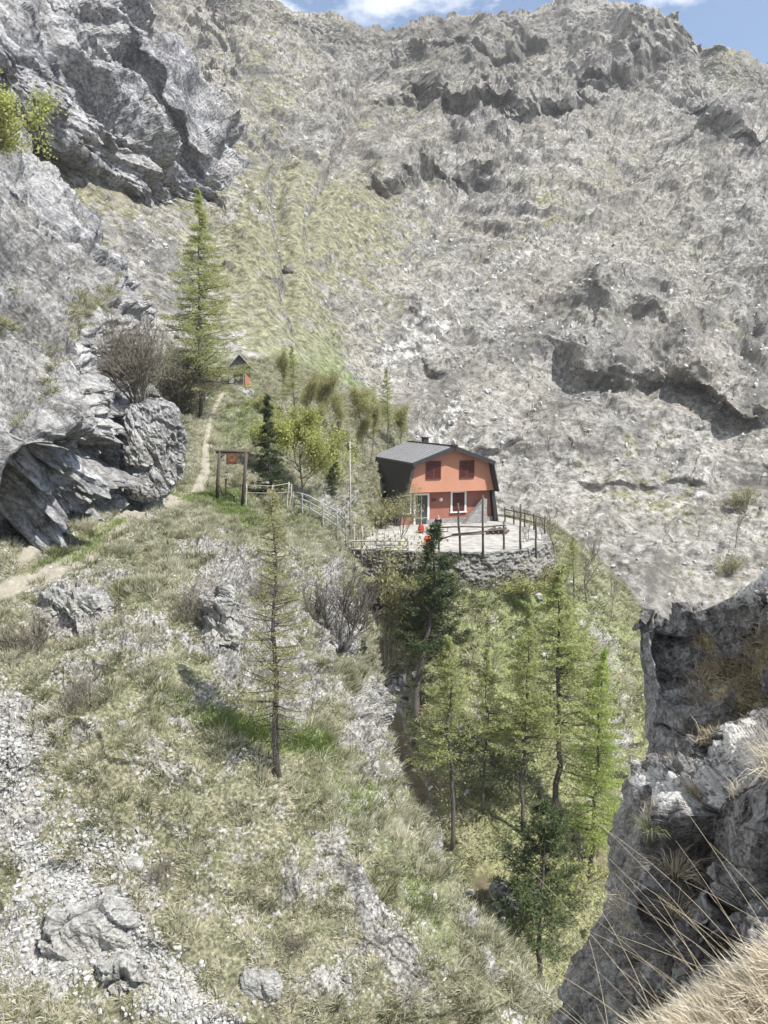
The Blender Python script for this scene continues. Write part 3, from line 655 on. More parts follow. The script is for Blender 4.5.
cl2 = [
    [(640, 1400, 7), (560, 1400, 5.6), (620, 1400, 4.6), (700, 1400, 3.9), (810, 1400, 3.5), (1000, 1400, 3.3), (1350, 1400, 3.1)],
    [(590, 1100, 7.4), (545, 1040, 6.4), (615, 1040, 5.2), (705, 1040, 4.6), (815, 1040, 4.1), (1000, 1040, 3.8), (1350, 1040, 3.4)],
    [(610, 980, 7.8), (576, 945, 6.8), (640, 930, 5.5), (712, 925, 4.9), (815, 915, 4.4), (1000, 900, 4.0), (1350, 880, 3.6)],
    [(632, 900, 8.2), (606, 856, 7.1), (655, 850, 6.0), (722, 842, 5.35), (815, 815, 4.75), (1000, 790, 4.3), (1350, 760, 3.9)],
    [(655, 820, 8.7), (632, 778, 7.4), (668, 782, 6.2), (722, 776, 5.4), (805, 752, 4.8), (990, 710, 4.4), (1350, 680, 4)],
    [(668, 790, 9.3), (648, 745, 8.1), (678, 742, 7.1), (728, 722, 6.3), (800, 690, 5.7), (985, 640, 5.2), (1350, 600, 4.8)],
    [(676, 830, 10.4), (664, 790, 9.6), (696, 780, 8.9), (744, 760, 8.2), (812, 730, 7.6), (1000, 670, 7), (1350, 630, 6.4)],
    [(680, 1000, 11), (676, 1000, 10.4), (706, 1000, 9.9), (754, 980, 9.4), (822, 960, 9), (1000, 900, 8.4), (1350, 900, 8)],
]
def cl2_disp(P, N, px, py, Y):
    Mx = rotm(R(10), R(20), R(20))
    knob = blobs(px, py, [(700, 765, 70, 30, -15, 1.)])
    kf = facets(P / .21 + .5 * fbm(P / .2, 3, 5)[..., None], 98, .5)
    h = knob * (.05 * kf[0] - .13 * np.exp(-kf[1] * 6)) - .22 + .22 * slabs(P, rotm(0, R(-25), 0), .7, 441) + .07 * slabs(P, rotm(0, R(-25), 0), .28, 442) + .42 * rock(P, .9, 92, Mx, (1, 1, 1.9), .3, .3, 1.0) + .06 * rock(P, .28, 95, Mx, (1, 1, 1.4), .3) + .05 * (ridged(P / .16, 3, 4) - .5)
    toward = -P / np.linalg.norm(P, axis=-1, keepdims=True)
    D = along(N, h * (.5 + .5 * smooth(.5, 2., UU)))
    D -= toward * (blobs(px, py, [(685, 850, 26, 22, 10, .5), (672, 880, 14, 26, 0, .35), (712, 905, 8, 60, 12, .25), (640, 905, 7, 50, 18, .3)]))[..., None]
    return D
def cl2_attr(P, N, px, py, Y):
    pale = np.clip(blobs(px, py, [(655, 775, 22, 18, 0, 1.), (690, 770, 34, 22, -10, 1.), (735, 728, 40, 18, -20, 1.), (650, 800, 16, 24, 0, .8), (700, 880, 20, 20, 0, .3)]), 0, .85)  # whitish limestone knobs, sunlit tops painted in as lighter rock
    g = blobs(px, py, [(668, 905, 18, 14, 0, .4), (665, 765, 12, 8, 0, .8), (650, 815, 12, 14, 0, .5), (615, 910, 14, 26, 20, .5), (700, 800, 30, 8, 0, .5)]) + .3 * fbm(P / .4, 3, 4)
    return dict(rockm=np.clip(1.12 - np.clip(g, 0, 1), 0, 1), greenm=0 * px, path_shade=0 * px, pale=pale)
cl2 = [[(a, b, c * .8) for a, b, c in row] for row in cl2]
sheet('cliff', cl2, 1.5, cl2_disp, cl2_attr, M['near'], cap=170)

# ---- the ledge under the photographer
def ledge():
    xs = np.linspace(-9, 9, 240); ys = np.linspace(-14, 3.4, 240)
    X, Yy = np.meshgrid(xs, ys)
    z = -2.45 + .43 * X + .05 * Yy - np.where(X < .5, (.5 - X) * .55, 0)
    lip = 1.95 + .22 * X
    over = np.clip(Yy - lip, 0, None)
    z = z - over * 1.6 - over ** 2 * 1.5
    z -= np.clip(-.3 - X, 0, None) * np.clip(Yy + 1, 0, 4) * .55
    P = np.stack([X, Yy, z], -1)
    P[..., 2] += .12 * fbm(P / .8, 4, 4)
    idx = np.arange(240 * 240).reshape(240, 240)
    q = np.stack([idx[:-1, :-1], idx[:-1, 1:], idx[1:, 1:], idx[1:, :-1]], -1).reshape(-1, 4)
    V = P.reshape(-1, 3); n = len(V)
    o = mesh_obj('ground', V, q, M['near'], attrs=dict(rockm=np.full(n, .1), greenm=np.zeros(n), path_shade=np.full(n, .1)))
    o['kind'] = 'structure'
    Nn = np.cross(np.gradient(P, axis=1), np.gradient(P, axis=0)); Nn /= np.linalg.norm(Nn, axis=-1, keepdims=True)
    SHEETS['ground'] = dict(P=V, q=q, N=Nn.reshape(-1, 3), A={})
ledge()
#@@PART2@@
# ================================================================ placing things on the terrain
for s_ in SHEETS.values():
    s_['px'], s_['py'], s_['d'] = proj(s_['P'])
def at(name, px, py, sink=0.):
    s = SHEETS[name]
    d = np.hypot(s['px'] - px, s['py'] - py) + np.where(s['d'] < 0, 1e6, 0)
    m = np.where(d < max(2.5, d.min() + .5))[0]
    k = m[np.argmin(s['d'][m])]
    v = s['P'][k].copy(); v[2] -= sink
    return v
def scatter(name, n, weight, seed):
    """random points on a sheet: position, normal, tone seeds"""
    s = SHEETS[name]; q = s['q']; g = np.random.default_rng(seed)
    c = s['P'][q]
    ar = np.linalg.norm(np.cross(c[:, 2] - c[:, 0], c[:, 3] - c[:, 1]), axis=1)
    wv = weight(s)
    w = ar * np.clip(wv[q].mean(1), 0, None)
    px, py = s['px'][q[:, 0]], s['py'][q[:, 0]]
    w = w * ((px > -70) & (px < 840) & (py > -60) & (py < 1120) & (s['d'][q[:, 0]] > 0))
    k = g.choice(len(q), n, p=w / w.sum())
    a, b = g.random((2, n, 1))
    p = (c[k, 0] * (1 - a) + c[k, 1] * a) * (1 - b) + (c[k, 3] * (1 - a) + c[k, 2] * a) * b
    N = s['N'][q[k, 0]]
    N = np.where((N[:, 1:2] > .2) & (N[:, 2:3] < 0), -N, N); N = np.where(N[:, 2:3] < -.3, -N, N)
    return p, N, g, s, q[k, 0]
def unit(v): return v / (np.linalg.norm(v, axis=-1, keepdims=True) + 1e-9)
def blades(name, pos, N, L, W, B, mat, g, tone, spread=.12, up=.8, lean=.55, droop=.8, label=None, parent=None, extra_dir=None):
    n = len(pos); L = np.broadcast_to(L, (n,)); tone = np.broadcast_to(tone, (n,))
    pos = np.repeat(pos, B, 0); N = np.repeat(N, B, 0); L = np.repeat(L, B) * g.uniform(.5, 1.1, n * B); tone = np.repeat(tone, B) + g.normal(0, .12, n * B)
    m = n * B
    off = g.normal(0, 1, (m, 3)); off[:, 2] *= .2
    d = unit(np.array([0, 0, up]) + N * .35 + unit(off) * g.uniform(0, lean * 1.6, (m, 1)) + (0 if extra_dir is None else np.array(extra_dir)))
    root = pos + off * spread * .5 - N * .015
    side = unit(np.cross(d, g.normal(0, 1, (m, 3))))
    mid = root + d * (L * .55)[:, None]
    tip = mid + unit(d + np.array([0, 0, -droop]) * g.uniform(.3, 1., (m, 1)) - np.array([0, .1, 0])) * (L * .45)[:, None]
    w = (W * g.uniform(.7, 1.3, m))[:, None]
    V = np.stack([root - side * w, root + side * w, mid - side * w * .7, mid + side * w * .7, tip - side * w * .12, tip + side * w * .12], 1).reshape(-1, 3)
    b = np.arange(m)[:, None] * 6
    Fc = np.concatenate([b + np.array([0, 1, 3, 2]), b + np.array([2, 3, 5, 4])])
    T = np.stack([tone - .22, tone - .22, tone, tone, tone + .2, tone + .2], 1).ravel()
    o = mesh_obj(name, V, Fc, mat, parent, True, dict(tone=np.clip(T, 0, 1)))
    if label is not None: tag(o, kind='stuff')
    return o

def veg(s): return np.clip(1 - smooth(.35, .8, s['A']['rockm']), .04, 1) * (1 - .93 * smooth(.25, .55, s['A']['path_shade']))
# tussocks on the near hillside
p, N, g, s_, k_ = scatter('hillside', 40000, lambda s: veg(s) * (.12 + smooth(-.12, .22, fbm(s['P'] / .8, 3, 71))) * np.where(s['P'][:, 1] < 40, 1, .5), 3)
tn = .58 + .10 * smooth(12, 9, p[:, 1] - 6) - .16 * blobs(s_['px'][k_], s_['py'][k_], [(210, 830, 60, 50, 30, 1.), (300, 940, 40, 26, 0, .8), (90, 690, 60, 30, 0, .5)]) + .16 * blobs(s_['px'][k_], s_['py'][k_], [(40, 960, 90, 60, 0, 1.), (330, 800, 30, 60, 30, 1.), (180, 960, 70, 50, 0, .6)]) + .7 * fbm(p / 2.2, 3, 8) + g.normal(0, .24, len(p)) - .25 * s_['A']['greenm'][k_]
big = np.clip(.85 + 1.1 * fbm(p / 1.1, 2, 18) + g.normal(0, .2, len(p)), .35, 1.8) * np.where(s_['A']['greenm'][k_] > .5, .55, 1)
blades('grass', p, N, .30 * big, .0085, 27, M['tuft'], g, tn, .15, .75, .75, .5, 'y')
p, N, g, s_, k_ = scatter('hillside', 5200, lambda s: np.clip(s['A']['greenm'] - .15, 0, 1) ** 1.6, 4)
blades('grass', p, N, .17, .010, 14, M['fresh'], g, g.uniform(.3, .8, len(p)), .2, .9, .5, .4, 'y')
p, N, g, s_, k_ = scatter('ravine_slope', 20000, veg, 5)
tn = .5 + .7 * fbm(p / 3.5, 3, 8) + g.normal(0, .12, len(p))
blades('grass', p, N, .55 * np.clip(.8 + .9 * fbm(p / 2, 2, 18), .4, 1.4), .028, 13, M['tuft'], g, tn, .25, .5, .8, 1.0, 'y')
p, N, g, s_, k_ = scatter('cliff_left', 1500, lambda s: np.clip(.75 - s['A']['rockm'], 0, 1) * (s['N'][:, 2] > .1), 6)
blades('grass', p, N, .34, .014, 14, M['tuft'], g, .55 + g.normal(0, .15, len(p)), .18, .6, .8, .9, 'y')
p, N, g, s_, k_ = scatter('cliff_right', 130, lambda s: np.clip(.75 - s['A']['rockm'], 0, 1), 7)
blades('grass', p, N, .20, .004, 30, M['straw'], g, .12 + g.normal(0, .12, len(p)), .1, .5, .8, 1., 'y')
p, N, g, s_, k_ = scatter('cliff', 90, lambda s: np.clip(.8 - s['A']['rockm'], 0, 1), 8)
blades('grass', p, N, .14, .0022, 45, M['straw'], g, .35 + g.normal(0, .15, len(p)), .07, .5, .8, 1., 'y')
# dry grass on the ledge by the photographer
s = SHEETS['ground']
p, N, g, s_, k_ = scatter('ground', 1500, lambda s: ((s['P'][:, 1] > .9) & (s['P'][:, 1] < 3.0) & (s['P'][:, 0] > .1) & (s['P'][:, 0] < 2.6)).astype(float), 9)
blades('grass', p, N, .15, .0017, 26, M['straw'], g, .55 + g.normal(0, .14, len(p)), .05, .55, .75, .9, 'y', extra_dir=(-.15, .1, 0))
p, N, g, s_, k_ = scatter('ground', 34, lambda s: ((s['P'][:, 1] > 1.5) & (s['P'][:, 1] < 2.5) & (s['P'][:, 0] > .5) & (s['P'][:, 0] < 1.6)).astype(float), 10)
mb = MB()
for a in p:
    L = g.uniform(.35, .75); d = unit(np.array([-.55 + g.normal(0, .25), .25 + g.normal(0, .2), 1.]))
    t_ = np.linspace(0, 1, 8)[:, None]
    mb.tube(a + d * t_ * L + np.array([-.18, .05, -.12]) * t_ ** 2 * L * g.uniform(.3, 1.6), np.linspace(.0010, .0004, 8), 3)
tag(mb.build('grass_stalks', M['straw_plain'] if 'straw_plain' in M else simple('pale_stalk', (.6, .52, .38), (.5, .42, .28), 20), None, True), kind='stuff')
# tussock hanging on the rock at the right edge
def tussock(name, pos, L, B, W, label, tone=.55, spread=.12, group=None, mat='straw', droop=1.2):
    e = empty(name, tuple(pos)); tag(e, label, 'grass tuft', group)
    blades('leaves', np.zeros((1, 3)), np.array([[0, -.3, .8]]), L, W, B, M[mat], np.random.default_rng(int(pos[0] * 100) % 999), tone, spread, .4, 1.0, droop, None, e)
    return e
tussock('grass_tussock', at('cliff', 762, 770) + np.array([.12, -.15, .06]), .40, 420, .0017, 'large straw tussock hanging over pale rock at the right edge', .5, .16)
tussock('grass_tussock', at('cliff', 672, 868) + np.array([0, -.06, .02]), .24, 160, .0022, 'small straw tussock in the dark hollow of the near rock', .55, .07)
tussock('grass_tussock', at('cliff', 650, 828), .16, 120, .002, 'green straw tussock under the whitest knobs of the near rock', .3, .06, mat='tuft')

# ---------------------------------------------------------------- stones
ICO = bmesh.new(); bmesh.ops.create_icosphere(ICO, subdivisions=1, radius=1); ICO.verts.ensure_lookup_table()
IV = np.array([v.co[:] for v in ICO.verts]); IF = np.array([[v.index for v in f.verts] for f in ICO.faces]); ICO.free()
def stones(name, p, N, g, smin, smax, mat):
    n = len(p); sz = smin * (smax / smin) ** (g.random(n) ** 2.2)
    V = IV[None] * (1 + .28 * g.normal(0, 1, (n, len(IV), 1))) * g.uniform(.5, 1.2, (n, 1, 3))
    a = g.uniform(0, 6.28, n); c, s = np.cos(a), np.sin(a)
    V = np.stack([V[..., 0] * c[:, None] - V[..., 1] * s[:, None], V[..., 0] * s[:, None] + V[..., 1] * c[:, None], V[..., 2]], -1)
    V = V * sz[:, None, None] + p[:, None] + N[:, None] * (sz * .25)[:, None, None]
    Fc = (IF[None] + (np.arange(n) * len(IV))[:, None, None]).reshape(-1, 3)
    return tag(mesh_obj(name, V.reshape(-1, 3), Fc, mat, None, False), kind='stuff')
p, N, g, s_, k_ = scatter('hillside', 22000, lambda s: np.clip(blobs(s['px'], s['py'], SCREE) * (1 + 1.2 * fbm(s['P'] / .6, 3, 33)), 0, 2) ** 1.3 + .005, 21)
stones('scree', p, N, g, .012, .075, M['scree'])
p, N, g, s_, k_ = scatter('mountain', 3500, lambda s: (s['P'][:, 1] < 260) * np.clip(s['A']['rockm'], 0, 1) ** 2, 22)
stones('scree', p, N, g, .15, .75, M['screefar'])
p, N, g, s_, k_ = scatter('ravine_slope', 700, lambda s: s['A']['rockm'] + .05, 23)
stones('scree', p, N, g, .08, .4, M['scree'])

def boulder(name, pos, dims, seed, label, cat='boulder', mat='boulder', sub=6, rot=0, sc_=.8, amp=.5, tilt=1.5, grass=0.):
    bm = bmesh.new(); bmesh.ops.create_icosphere(bm, subdivisions=sub, radius=1); bm.verts.ensure_lookup_table()
    V = np.array([v.co[:] for v in bm.verts]); Fc = np.array([[v.index for v in f.verts] for f in bm.faces]); bm.free()
    # squarer than a ball
    V = V / (np.abs(V) ** 3.2).sum(1, keepdims=True) ** (1 / 3.2) * .93
    n = V.copy(); V = V * np.array(dims)
    n = unit(n / np.array(dims))
    sh = V + seed * 13.7; soft = False
    V = V + n * (amp * rock(sh, sc_, seed, rotm(0, R(35), 0), (1, 1, 2.), .18, .5, tilt))[:, None] + n * (.3 * amp * rock(sh, sc_ * .3, seed + 3, rotm(0, R(35), 0), (1, 1, 1.6), .2, .5, tilt))[:, None]
    c, s = math.cos(rot), math.sin(rot)
    V = np.stack([V[:, 0] * c - V[:, 1] * s, V[:, 0] * s + V[:, 1] * c, V[:, 2]], -1)
    o = mesh_obj(name, V, Fc, M[mat], None, soft, dict(rockm=np.full(len(V), 1.05 - grass), greenm=np.zeros(len(V)), path_shade=np.zeros(len(V))))
    o.location = pos; tag(o, label, cat)
    return o
boulder('rock_outcrop', unproj(153, 446, 33.8), (1.35, 1.2, 2.1), 3, 'tall craggy rock outcrop standing where the path bends below the cliff', 'outcrop', 'cliff', 6, .3, 1.3, .5, 1.0)
boulder('rock_outcrop', unproj(146, 484, 33.4), (1.1, .8, .7), 13, 'low rounded rock at the foot of the tall craggy outcrop', 'outcrop', 'cliff', 6, .3, 1.0, .3, 1.0)
boulder('boulder', at('hillside', 84, 945) + np.array([0, .35, -.05]), (1.0, .6, .95), 5, 'large pale limestone boulder low on the left scree, split by cracks', rot=.4, amp=.3, sc_=.9)
boulder('boulder', at('hillside', 118, 985) + np.array([0, .2, -.05]), (.5, .4, .42), 6, 'broken grey boulder leaning against the foot of the large pale boulder', amp=.28, sc_=.6)
boulder('boulder', at('hillside', 262, 985) + np.array([0, .1, .03]), (.42, .3, .26), 7, 'small smooth pale boulder in grass at the bottom of the hillside', amp=.16, sub=5)
boulder('boulder', at('hillside', 72, 612) + np.array([0, .3, .1]), (.95, .6, .5), 8, 'flat weathered outcrop of layered rock just under the path', 'outcrop', amp=.35, sc_=.7)
boulder('boulder', at('hillside', 222, 625) + np.array([0, .3, .1]), (.4, .4, 1.1), 9, 'upright grey rock fin halfway up the grassy slope', 'outcrop', amp=.35, sc_=.8)
boulder('boulder', at('hillside', 133, 865) + np.array([0, .1, .02]), (.24, .2, .12), 10, 'flat pale stone beside the upper end of the scree', amp=.1, sub=4)
boulder('boulder', at('hillside', 122, 722), (.12, .1, .1), 11, 'tiny white stone alone in the middle of the grass', amp=.05, sub=3)
boulder('boulder', at('ravine_slope', 502, 908) + np.array([0, .2, .2]), (.42, .4, .85), 12, 'grey upright rock deep down in the ravine', amp=.3, sub=5)
boulder('boulder', at('ravine_slope', 402, 705) + np.array([0, .2, .3]), (.7, .8, 1.5), 14, 'leaning rock slab beside the foot of the dark pine', amp=.35, sub=5, rot=.4).rotation_euler = (0, R(-28), 0)
boulder('boulder', at('mountain', 288, 268) + np.array([0, -.3, .1]), (1.1, 1.1, 1.0), 15, 'single dark lump standing in for the dark hole in the gully high above the shrine', amp=.4, sub=4, mat='near', sc_=1.5)  # dark lump added where the gully has only a dark hole

# ---------------------------------------------------------------- trees
def leaf_mesh(pos, d, L, W, g):
    n = len(pos); L = (L * g.uniform(.6, 1.2, n))[:, None]; W = (W * g.uniform(.6, 1.2, n))[:, None]
    sd = unit(np.cross(d, g.normal(0, 1, (n, 3))))
    V = np.stack([pos, pos + d * L * .5 + sd * W, pos + d * L, pos + d * L * .5 - sd * W], 1).reshape(-1, 3)
    return V, (np.arange(n)[:, None] * 4 + np.arange(4))
def root_of(name, label, cat, group=None):
    e = empty(name); tag(e, label, cat, group); return e
def conifer(name, seed, H, R0, cb, nb, npb, lm, leafL, leafW, droop=.25, rt=.012, lean=(0, 0), taper=.9, spread=.16, clump=0, bare=0, up_tip=.1, bark='bark', asym=0):
    """tapered trunk with whorled limbs; needles strung along limbs and hanging twigs"""
    g = np.random.default_rng(seed); e = empty(name)
    mb = MB()
    zz = np.linspace(0, 1, 14)
    wob = np.stack([np.cumsum(g.normal(0, .006, 14)) * H + lean[0] * zz * H, np.cumsum(g.normal(0, .006, 14)) * H + lean[1] * zz * H, zz * H], -1)
    wob[0, :2] = 0; wob[0, 2] = -.4
    mb.tube(wob, np.maximum(H * rt * (1 - zz) ** .8, .012) , 7)
    tp = lambda z: np.array([np.interp(z, wob[:, 2], wob[:, k]) for k in (0, 1)] + [z])
    P, D = [], []
    for k in range(nb + bare):
        t = (k + g.random()) / nb if k < nb else -g.random() * .5
        z = H * (cb + (1 - cb) * t) if t >= 0 else H * cb * (1 + t)
        rl = R0 * (1 - t) ** taper * g.uniform(.45, 1.1) if t >= 0 else R0 * g.uniform(.2, .6)
        if t > .93: rl = max(rl, .12)
        a = g.uniform(0, 6.283)
        if asym: rl *= 1 + asym * math.cos(a - .5)
        h = np.array([math.cos(a), math.sin(a), 0]); s = np.linspace(0, 1, 6)[:, None]
        rise = g.normal(.12, .12) if t > 0 else -.1
        pts = tp(z) + h * rl * s + np.array([0, 0, 1]) * (rise * rl * s - droop * rl * s ** 1.5 + up_tip * rl * s ** 3)
        mb.tube(pts, np.linspace(max(.018, rl * .018), .006, 6), 3)
        if t < 0: 
            n = int(npb * .08)
        else: n = int(npb * (.35 + rl / R0))
        if n <= 0: continue
        s = g.uniform(.12, 1, n) ** .8
        c = np.stack([np.interp(s, np.linspace(0, 1, 6), pts[:, j]) for j in range(3)], -1)
        sw = spread * rl * (1.15 - s)[:, None] + .04
        sd = np.array([-h[1], h[0], 0])
        c = c + sd * g.normal(0, 1, (n, 1)) * sw + np.array([0, 0, 1]) * (-np.abs(g.normal(0, .5, (n, 1))) * sw * .9 + .02)
        if clump:
            c = np.repeat(c, clump, 0); d = unit(g.normal(0, 1, (n * clump, 3)) + h * .5 + np.array([0, 0, .5]))
        else: d = unit(g.normal(0, 1, (n, 3)) + h * .6)
        P.append(c); D.append(d)
    tr = mb.build('trunk', M[bark], e, True)
    P = np.concatenate(P); D = np.concatenate(D)
    V, Fc = leaf_mesh(P, D, leafL, leafW, g)
    mesh_obj('crown', V, Fc, M[lm], e, False)
    e['h'] = float(H); return e
def broad(name, seed, H, lm=None, leaves=0, leafL=.1, leafW=.04, stems=1, spreadA=.5, depth=4, r0=.02, kids=3, up=.35, bark='twig', lean=(0, 0), minr=.008, first=.35, jit=.25):
    g = np.random.default_rng(seed); e = empty(name); mb = MB(); ends = []
    def grow(p, d, L, r, lev):
        n = 5; pts = [p]; q = p.copy(); dd = d.copy()
        for i in range(n):
            dd = unit(dd + g.normal(0, jit * .45, 3) + np.array([0, 0, up * .12])); q = q + dd * L / n; pts.append(q)
        pts = np.array(pts); mb.tube(pts, np.linspace(r, max(r * .55, minr), n + 1), 6 if lev == 0 else 3)
        if lev >= depth:
            ends.append(pts[2:]); return
        if lev >= depth - 1: ends.append(pts[3:])
        for k in range(kids + (lev == 0) * 2):
            f = g.uniform(first if lev == 0 else .25, 1.); i = f * n; i0 = min(int(i), n - 1)
            b = pts[i0] * (1 - (i - i0)) + pts[i0 + 1] * (i - i0)
            nd = unit(dd + g.normal(0, 1, 3) * spreadA * 1.3 + np.array([0, 0, up]))
            grow(b, nd, L * g.uniform(.45, .7), max(r * .5, minr), lev + 1)
    for k in range(stems):
        a = g.uniform(0, 6.28); tilt = 0 if stems == 1 else g.uniform(.15, .75)
        d = unit(np.array([math.cos(a) * tilt + lean[0], math.sin(a) * tilt + lean[1], 1]))
        grow(np.array([0, 0, -.25]) + (0 if stems == 1 else 1) * np.array([math.cos(a), math.sin(a), 0]) * .1, d, H * (.62 if stems == 1 else g.uniform(.45, .68)), H * r0, 0)
    tr = mb.build('trunk', M[bark], e, True)
    if leaves:
        E = np.concatenate(ends); k = g.integers(0, len(E), leaves)
        P = E[k] + g.normal(0, .035 * H, (leaves, 3))
        V, Fc = leaf_mesh(P, unit(g.normal(0, 1, (leaves, 3))), leafL, leafW, g)
        mesh_obj('crown', V, Fc, M[lm], e, False)
    z = np.concatenate(mb.v)[:, 2].max(); e['h'] = float(z); return e
protos = {}
def put(proto, sheet_, px, py, top, label, cat, group=None, rz=0, sxy=1., tilt=(0, 0), sink=.1, pos=None):
    """stand a copy on the ground, scaled so that it reaches the height it has in the photograph"""
    src, used = protos[proto]
    o = src if not used else copy_tree(src); protos[proto][1] = True
    P = at(sheet_, px, py) if pos is None else np.array(pos)
    d = P[1] * CT - P[2] * ST
    Hh = (py - top) * d / F / (CT + ((CY - top) / F) * ST * 0 + 0)
    k = Hh / src['h']
    o.location = (P[0], P[1], P[2] - sink); o.scale = (k * sxy, k * sxy, k); o.rotation_euler = (tilt[0], tilt[1], rz)
    for a_ in ('label', 'category', 'group'):
        if a_ in o: del o[a_]
    tag(o, label, cat, group); return o
def P_(k, e): protos[k] = [e, False]
P_('larchA', conifer('larch', 1, 14, 3.9, .14, 230, 185, 'larch', .15, .026, .12, .0095, bare=14))
P_('larchB', conifer('larch', 2, 12, 2.5, .36, 150, 95, 'larch', .15, .03, .10, .0095, bare=16))
P_('larchC', conifer('larch', 3, 12, 2.3, .45, 120, 75, 'larch', .15, .032, .08, .010, bare=22, spread=.2))
P_('larchD', conifer('larch', 4, 13, 2.7, .18, 190, 115, 'larchb', .15, .026, .12, .0095, bare=6))
P_('larchN', conifer('larch', 5, 6.7, 1.35, .26, 150, 120, 'pale', .06, .010, .02, .0125, bare=34, spread=.2))
P_('pine', conifer('pine', 6, 12, 2.1, .42, 66, 22, 'pine', .26, .02, .05, .014, (.04, 0), .72, .24, 10, 8, .35, asym=.25))
P_('spruce', conifer('spruce', 7, 6, 1.3, .06, 95, 22, 'pine', .17, .014, .35, .013, (0, 0), .85, .14, 8, 0, .1))
P_('pineB', conifer('pine', 8, 8, 1.7, .32, 62, 24, 'pineb', .22, .016, .05, .012, (0, 0), .45, .24, 10, 10, .3))
P_('paleA', broad('birch', 11, 8, 'pale', 9000, .16, .05, 1, .32, 4, .009, 3, .6))
P_('paleB', broad('birch', 12, 8, 'pale', 7000, .16, .05, 1, .26, 4, .008, 3, .7))
P_('paleS', broad('birch', 21, 8, 'pale', 1700, .15, .045, 1, .34, 4, .009, 3, .6))
P_('leafA', broad('maple', 13, 6, 'leaf', 15000, .15, .055, 1, .5, 4, .012, 4, .45, first=.15))
P_('bareA', broad('bare_tree', 14, 6, None, 0, stems=1, spreadA=.34, depth=4, r0=.012, kids=3, up=.5, minr=.012))
P_('bareB', broad('bare_tree', 15, 7, None, 0, stems=6, spreadA=.5, depth=3, r0=.013, kids=5, up=.5, minr=.01, bark='bark'))
P_('bushA', broad('bare_shrub', 16, 4, None, 0, stems=20, spreadA=.5, depth=3, r0=.008, kids=4, up=.45, minr=.008, bark='twig', jit=.4))
P_('shrub', broad('small_shrub', 17, 1.2, None, 0, stems=12, spreadA=.4, depth=2, r0=.009, kids=5, up=.4, minr=.004, bark='twig'))
P_('bushG', broad('leafy_bush', 18, 2, 'leaf', 2600, .09, .035, 9, .5, 2, .012, 5, .3, minr=.008))
P_('bushP', broad('leafy_bush', 19, 2, 'pale', 1800, .09, .035, 9, .5, 2, .012, 5, .3, minr=.008))

LG = 'larches and leafy trees on the slope behind the hut'
RG = 'larches standing in the ravine below the terrace'
put('larchA', 'hillside', 198, 412, 200, 'tall green larch standing above the path bend beside the shrine', 'larch', rz=.5, sxy=1.0)
put('larchC', 'hillside', 206, 400, 300, 'thin larch half hidden behind the tall green larch by the shrine', 'larch', rz=2.)
put('bushA', 'hillside', 138, 404, 304, 'big leafless dark shrub growing on top of the craggy outcrop', 'shrub', rz=1., pos=unproj(140, 404, 34.4))
put('bushA', 'hillside', 176, 412, 330, 'leafless grey shrub between the dark shrub and the tall larch', 'shrub', rz=3., sxy=1.2)
put('leafA', 'cliff_left', -12, 190, 60, 'yellow green tree leaning out from the slab cliff at the left edge', 'tree', rz=.8, sxy=1.1, pos=at('cliff_left', -16, 190))
put('larchN', 'hillside', 281, 772, 484, 'slender near larch alone on the grassy slope, straight dark trunk', 'larch', rz=0.)
put('paleS', 'ravine_slope', 379, 712, 492, 'pale leafed slim tree left of the dark pine, crown over the terrace', 'tree', rz=.4, sxy=.75)
put('pine', 'ravine_slope', 412, 738, 523, 'dark pine with a long bare trunk below the hut', 'pine', rz=0., sxy=1.4)
put('bareB', 'hillside', 342, 655, 548, 'leafless many stemmed tree leaning from the edge of the ravine', 'tree', rz=1.3, tilt=(0, R(16)), sxy=1.15, pos=at('hillside', 340, 645))
put('larchC', 'ravine_slope', 450, 846, 628, 'pale larch to the right of the dark pine, lowest trunk of the ravine row', 'larch', RG, 1., 1.15)
put('larchC', 'ravine_slope', 484, 812, 640, 'faint thin larch in the gap between two taller ones', 'larch', RG, 3., .9)
put('larchB', 'ravine_slope', 525, 834, 598, 'slim larch just left of the tallest bright larch', 'larch', RG, 0., .9)
put('larchB', 'ravine_slope', 557, 818, 560, 'tallest bright larch in the ravine with a straight dark trunk', 'larch', RG, 2., 1.35)
put('larchD', 'ravine_slope', 592, 880, 640, 'brightest yellow green larch beside the dark rock wall', 'larch', RG, 1., 1.0)
put('larchC', 'ravine_slope', 575, 600, 534, 'small larch rising at the right end of the retaining wall', 'larch', None, 1., 1.3)
put('pineB', 'ravine_slope', 542, 985, 786, 'olive green pine lowest in the ravine shadow', 'pine', None, 1.2, 1.25)
put('bushG', 'ravine_slope', 560, 900, 850, 'low green bush at the foot of the brightest larch', 'bush', None, 1.2, 1.5)
for (px, py, top, rz, sxy, pr, lab) in [
        (588, 600, 512, 0., 1., 'bareA', 'leafless tree at the right brow of the green slope'),
        (610, 618, 556, 2., .8, 'bareA', 'short leafless tree farthest right on the green brow'),
        (556, 572, 492, 4., 1.2, 'bareA', 'leafless spreading tree just beyond the terrace end'),
        (530, 560, 506, 5., .9, 'bareA', 'small leafless tree behind the corner of the terrace'),
        (735, 545, 490, 1., 1., 'bareA', 'leafless tree above the dark rock wall at the right')]:
    put(pr, 'ravine_slope' if px < 700 else 'mountain', px, py, top, lab, 'tree', 'leafless trees right of the hut', rz, sxy)
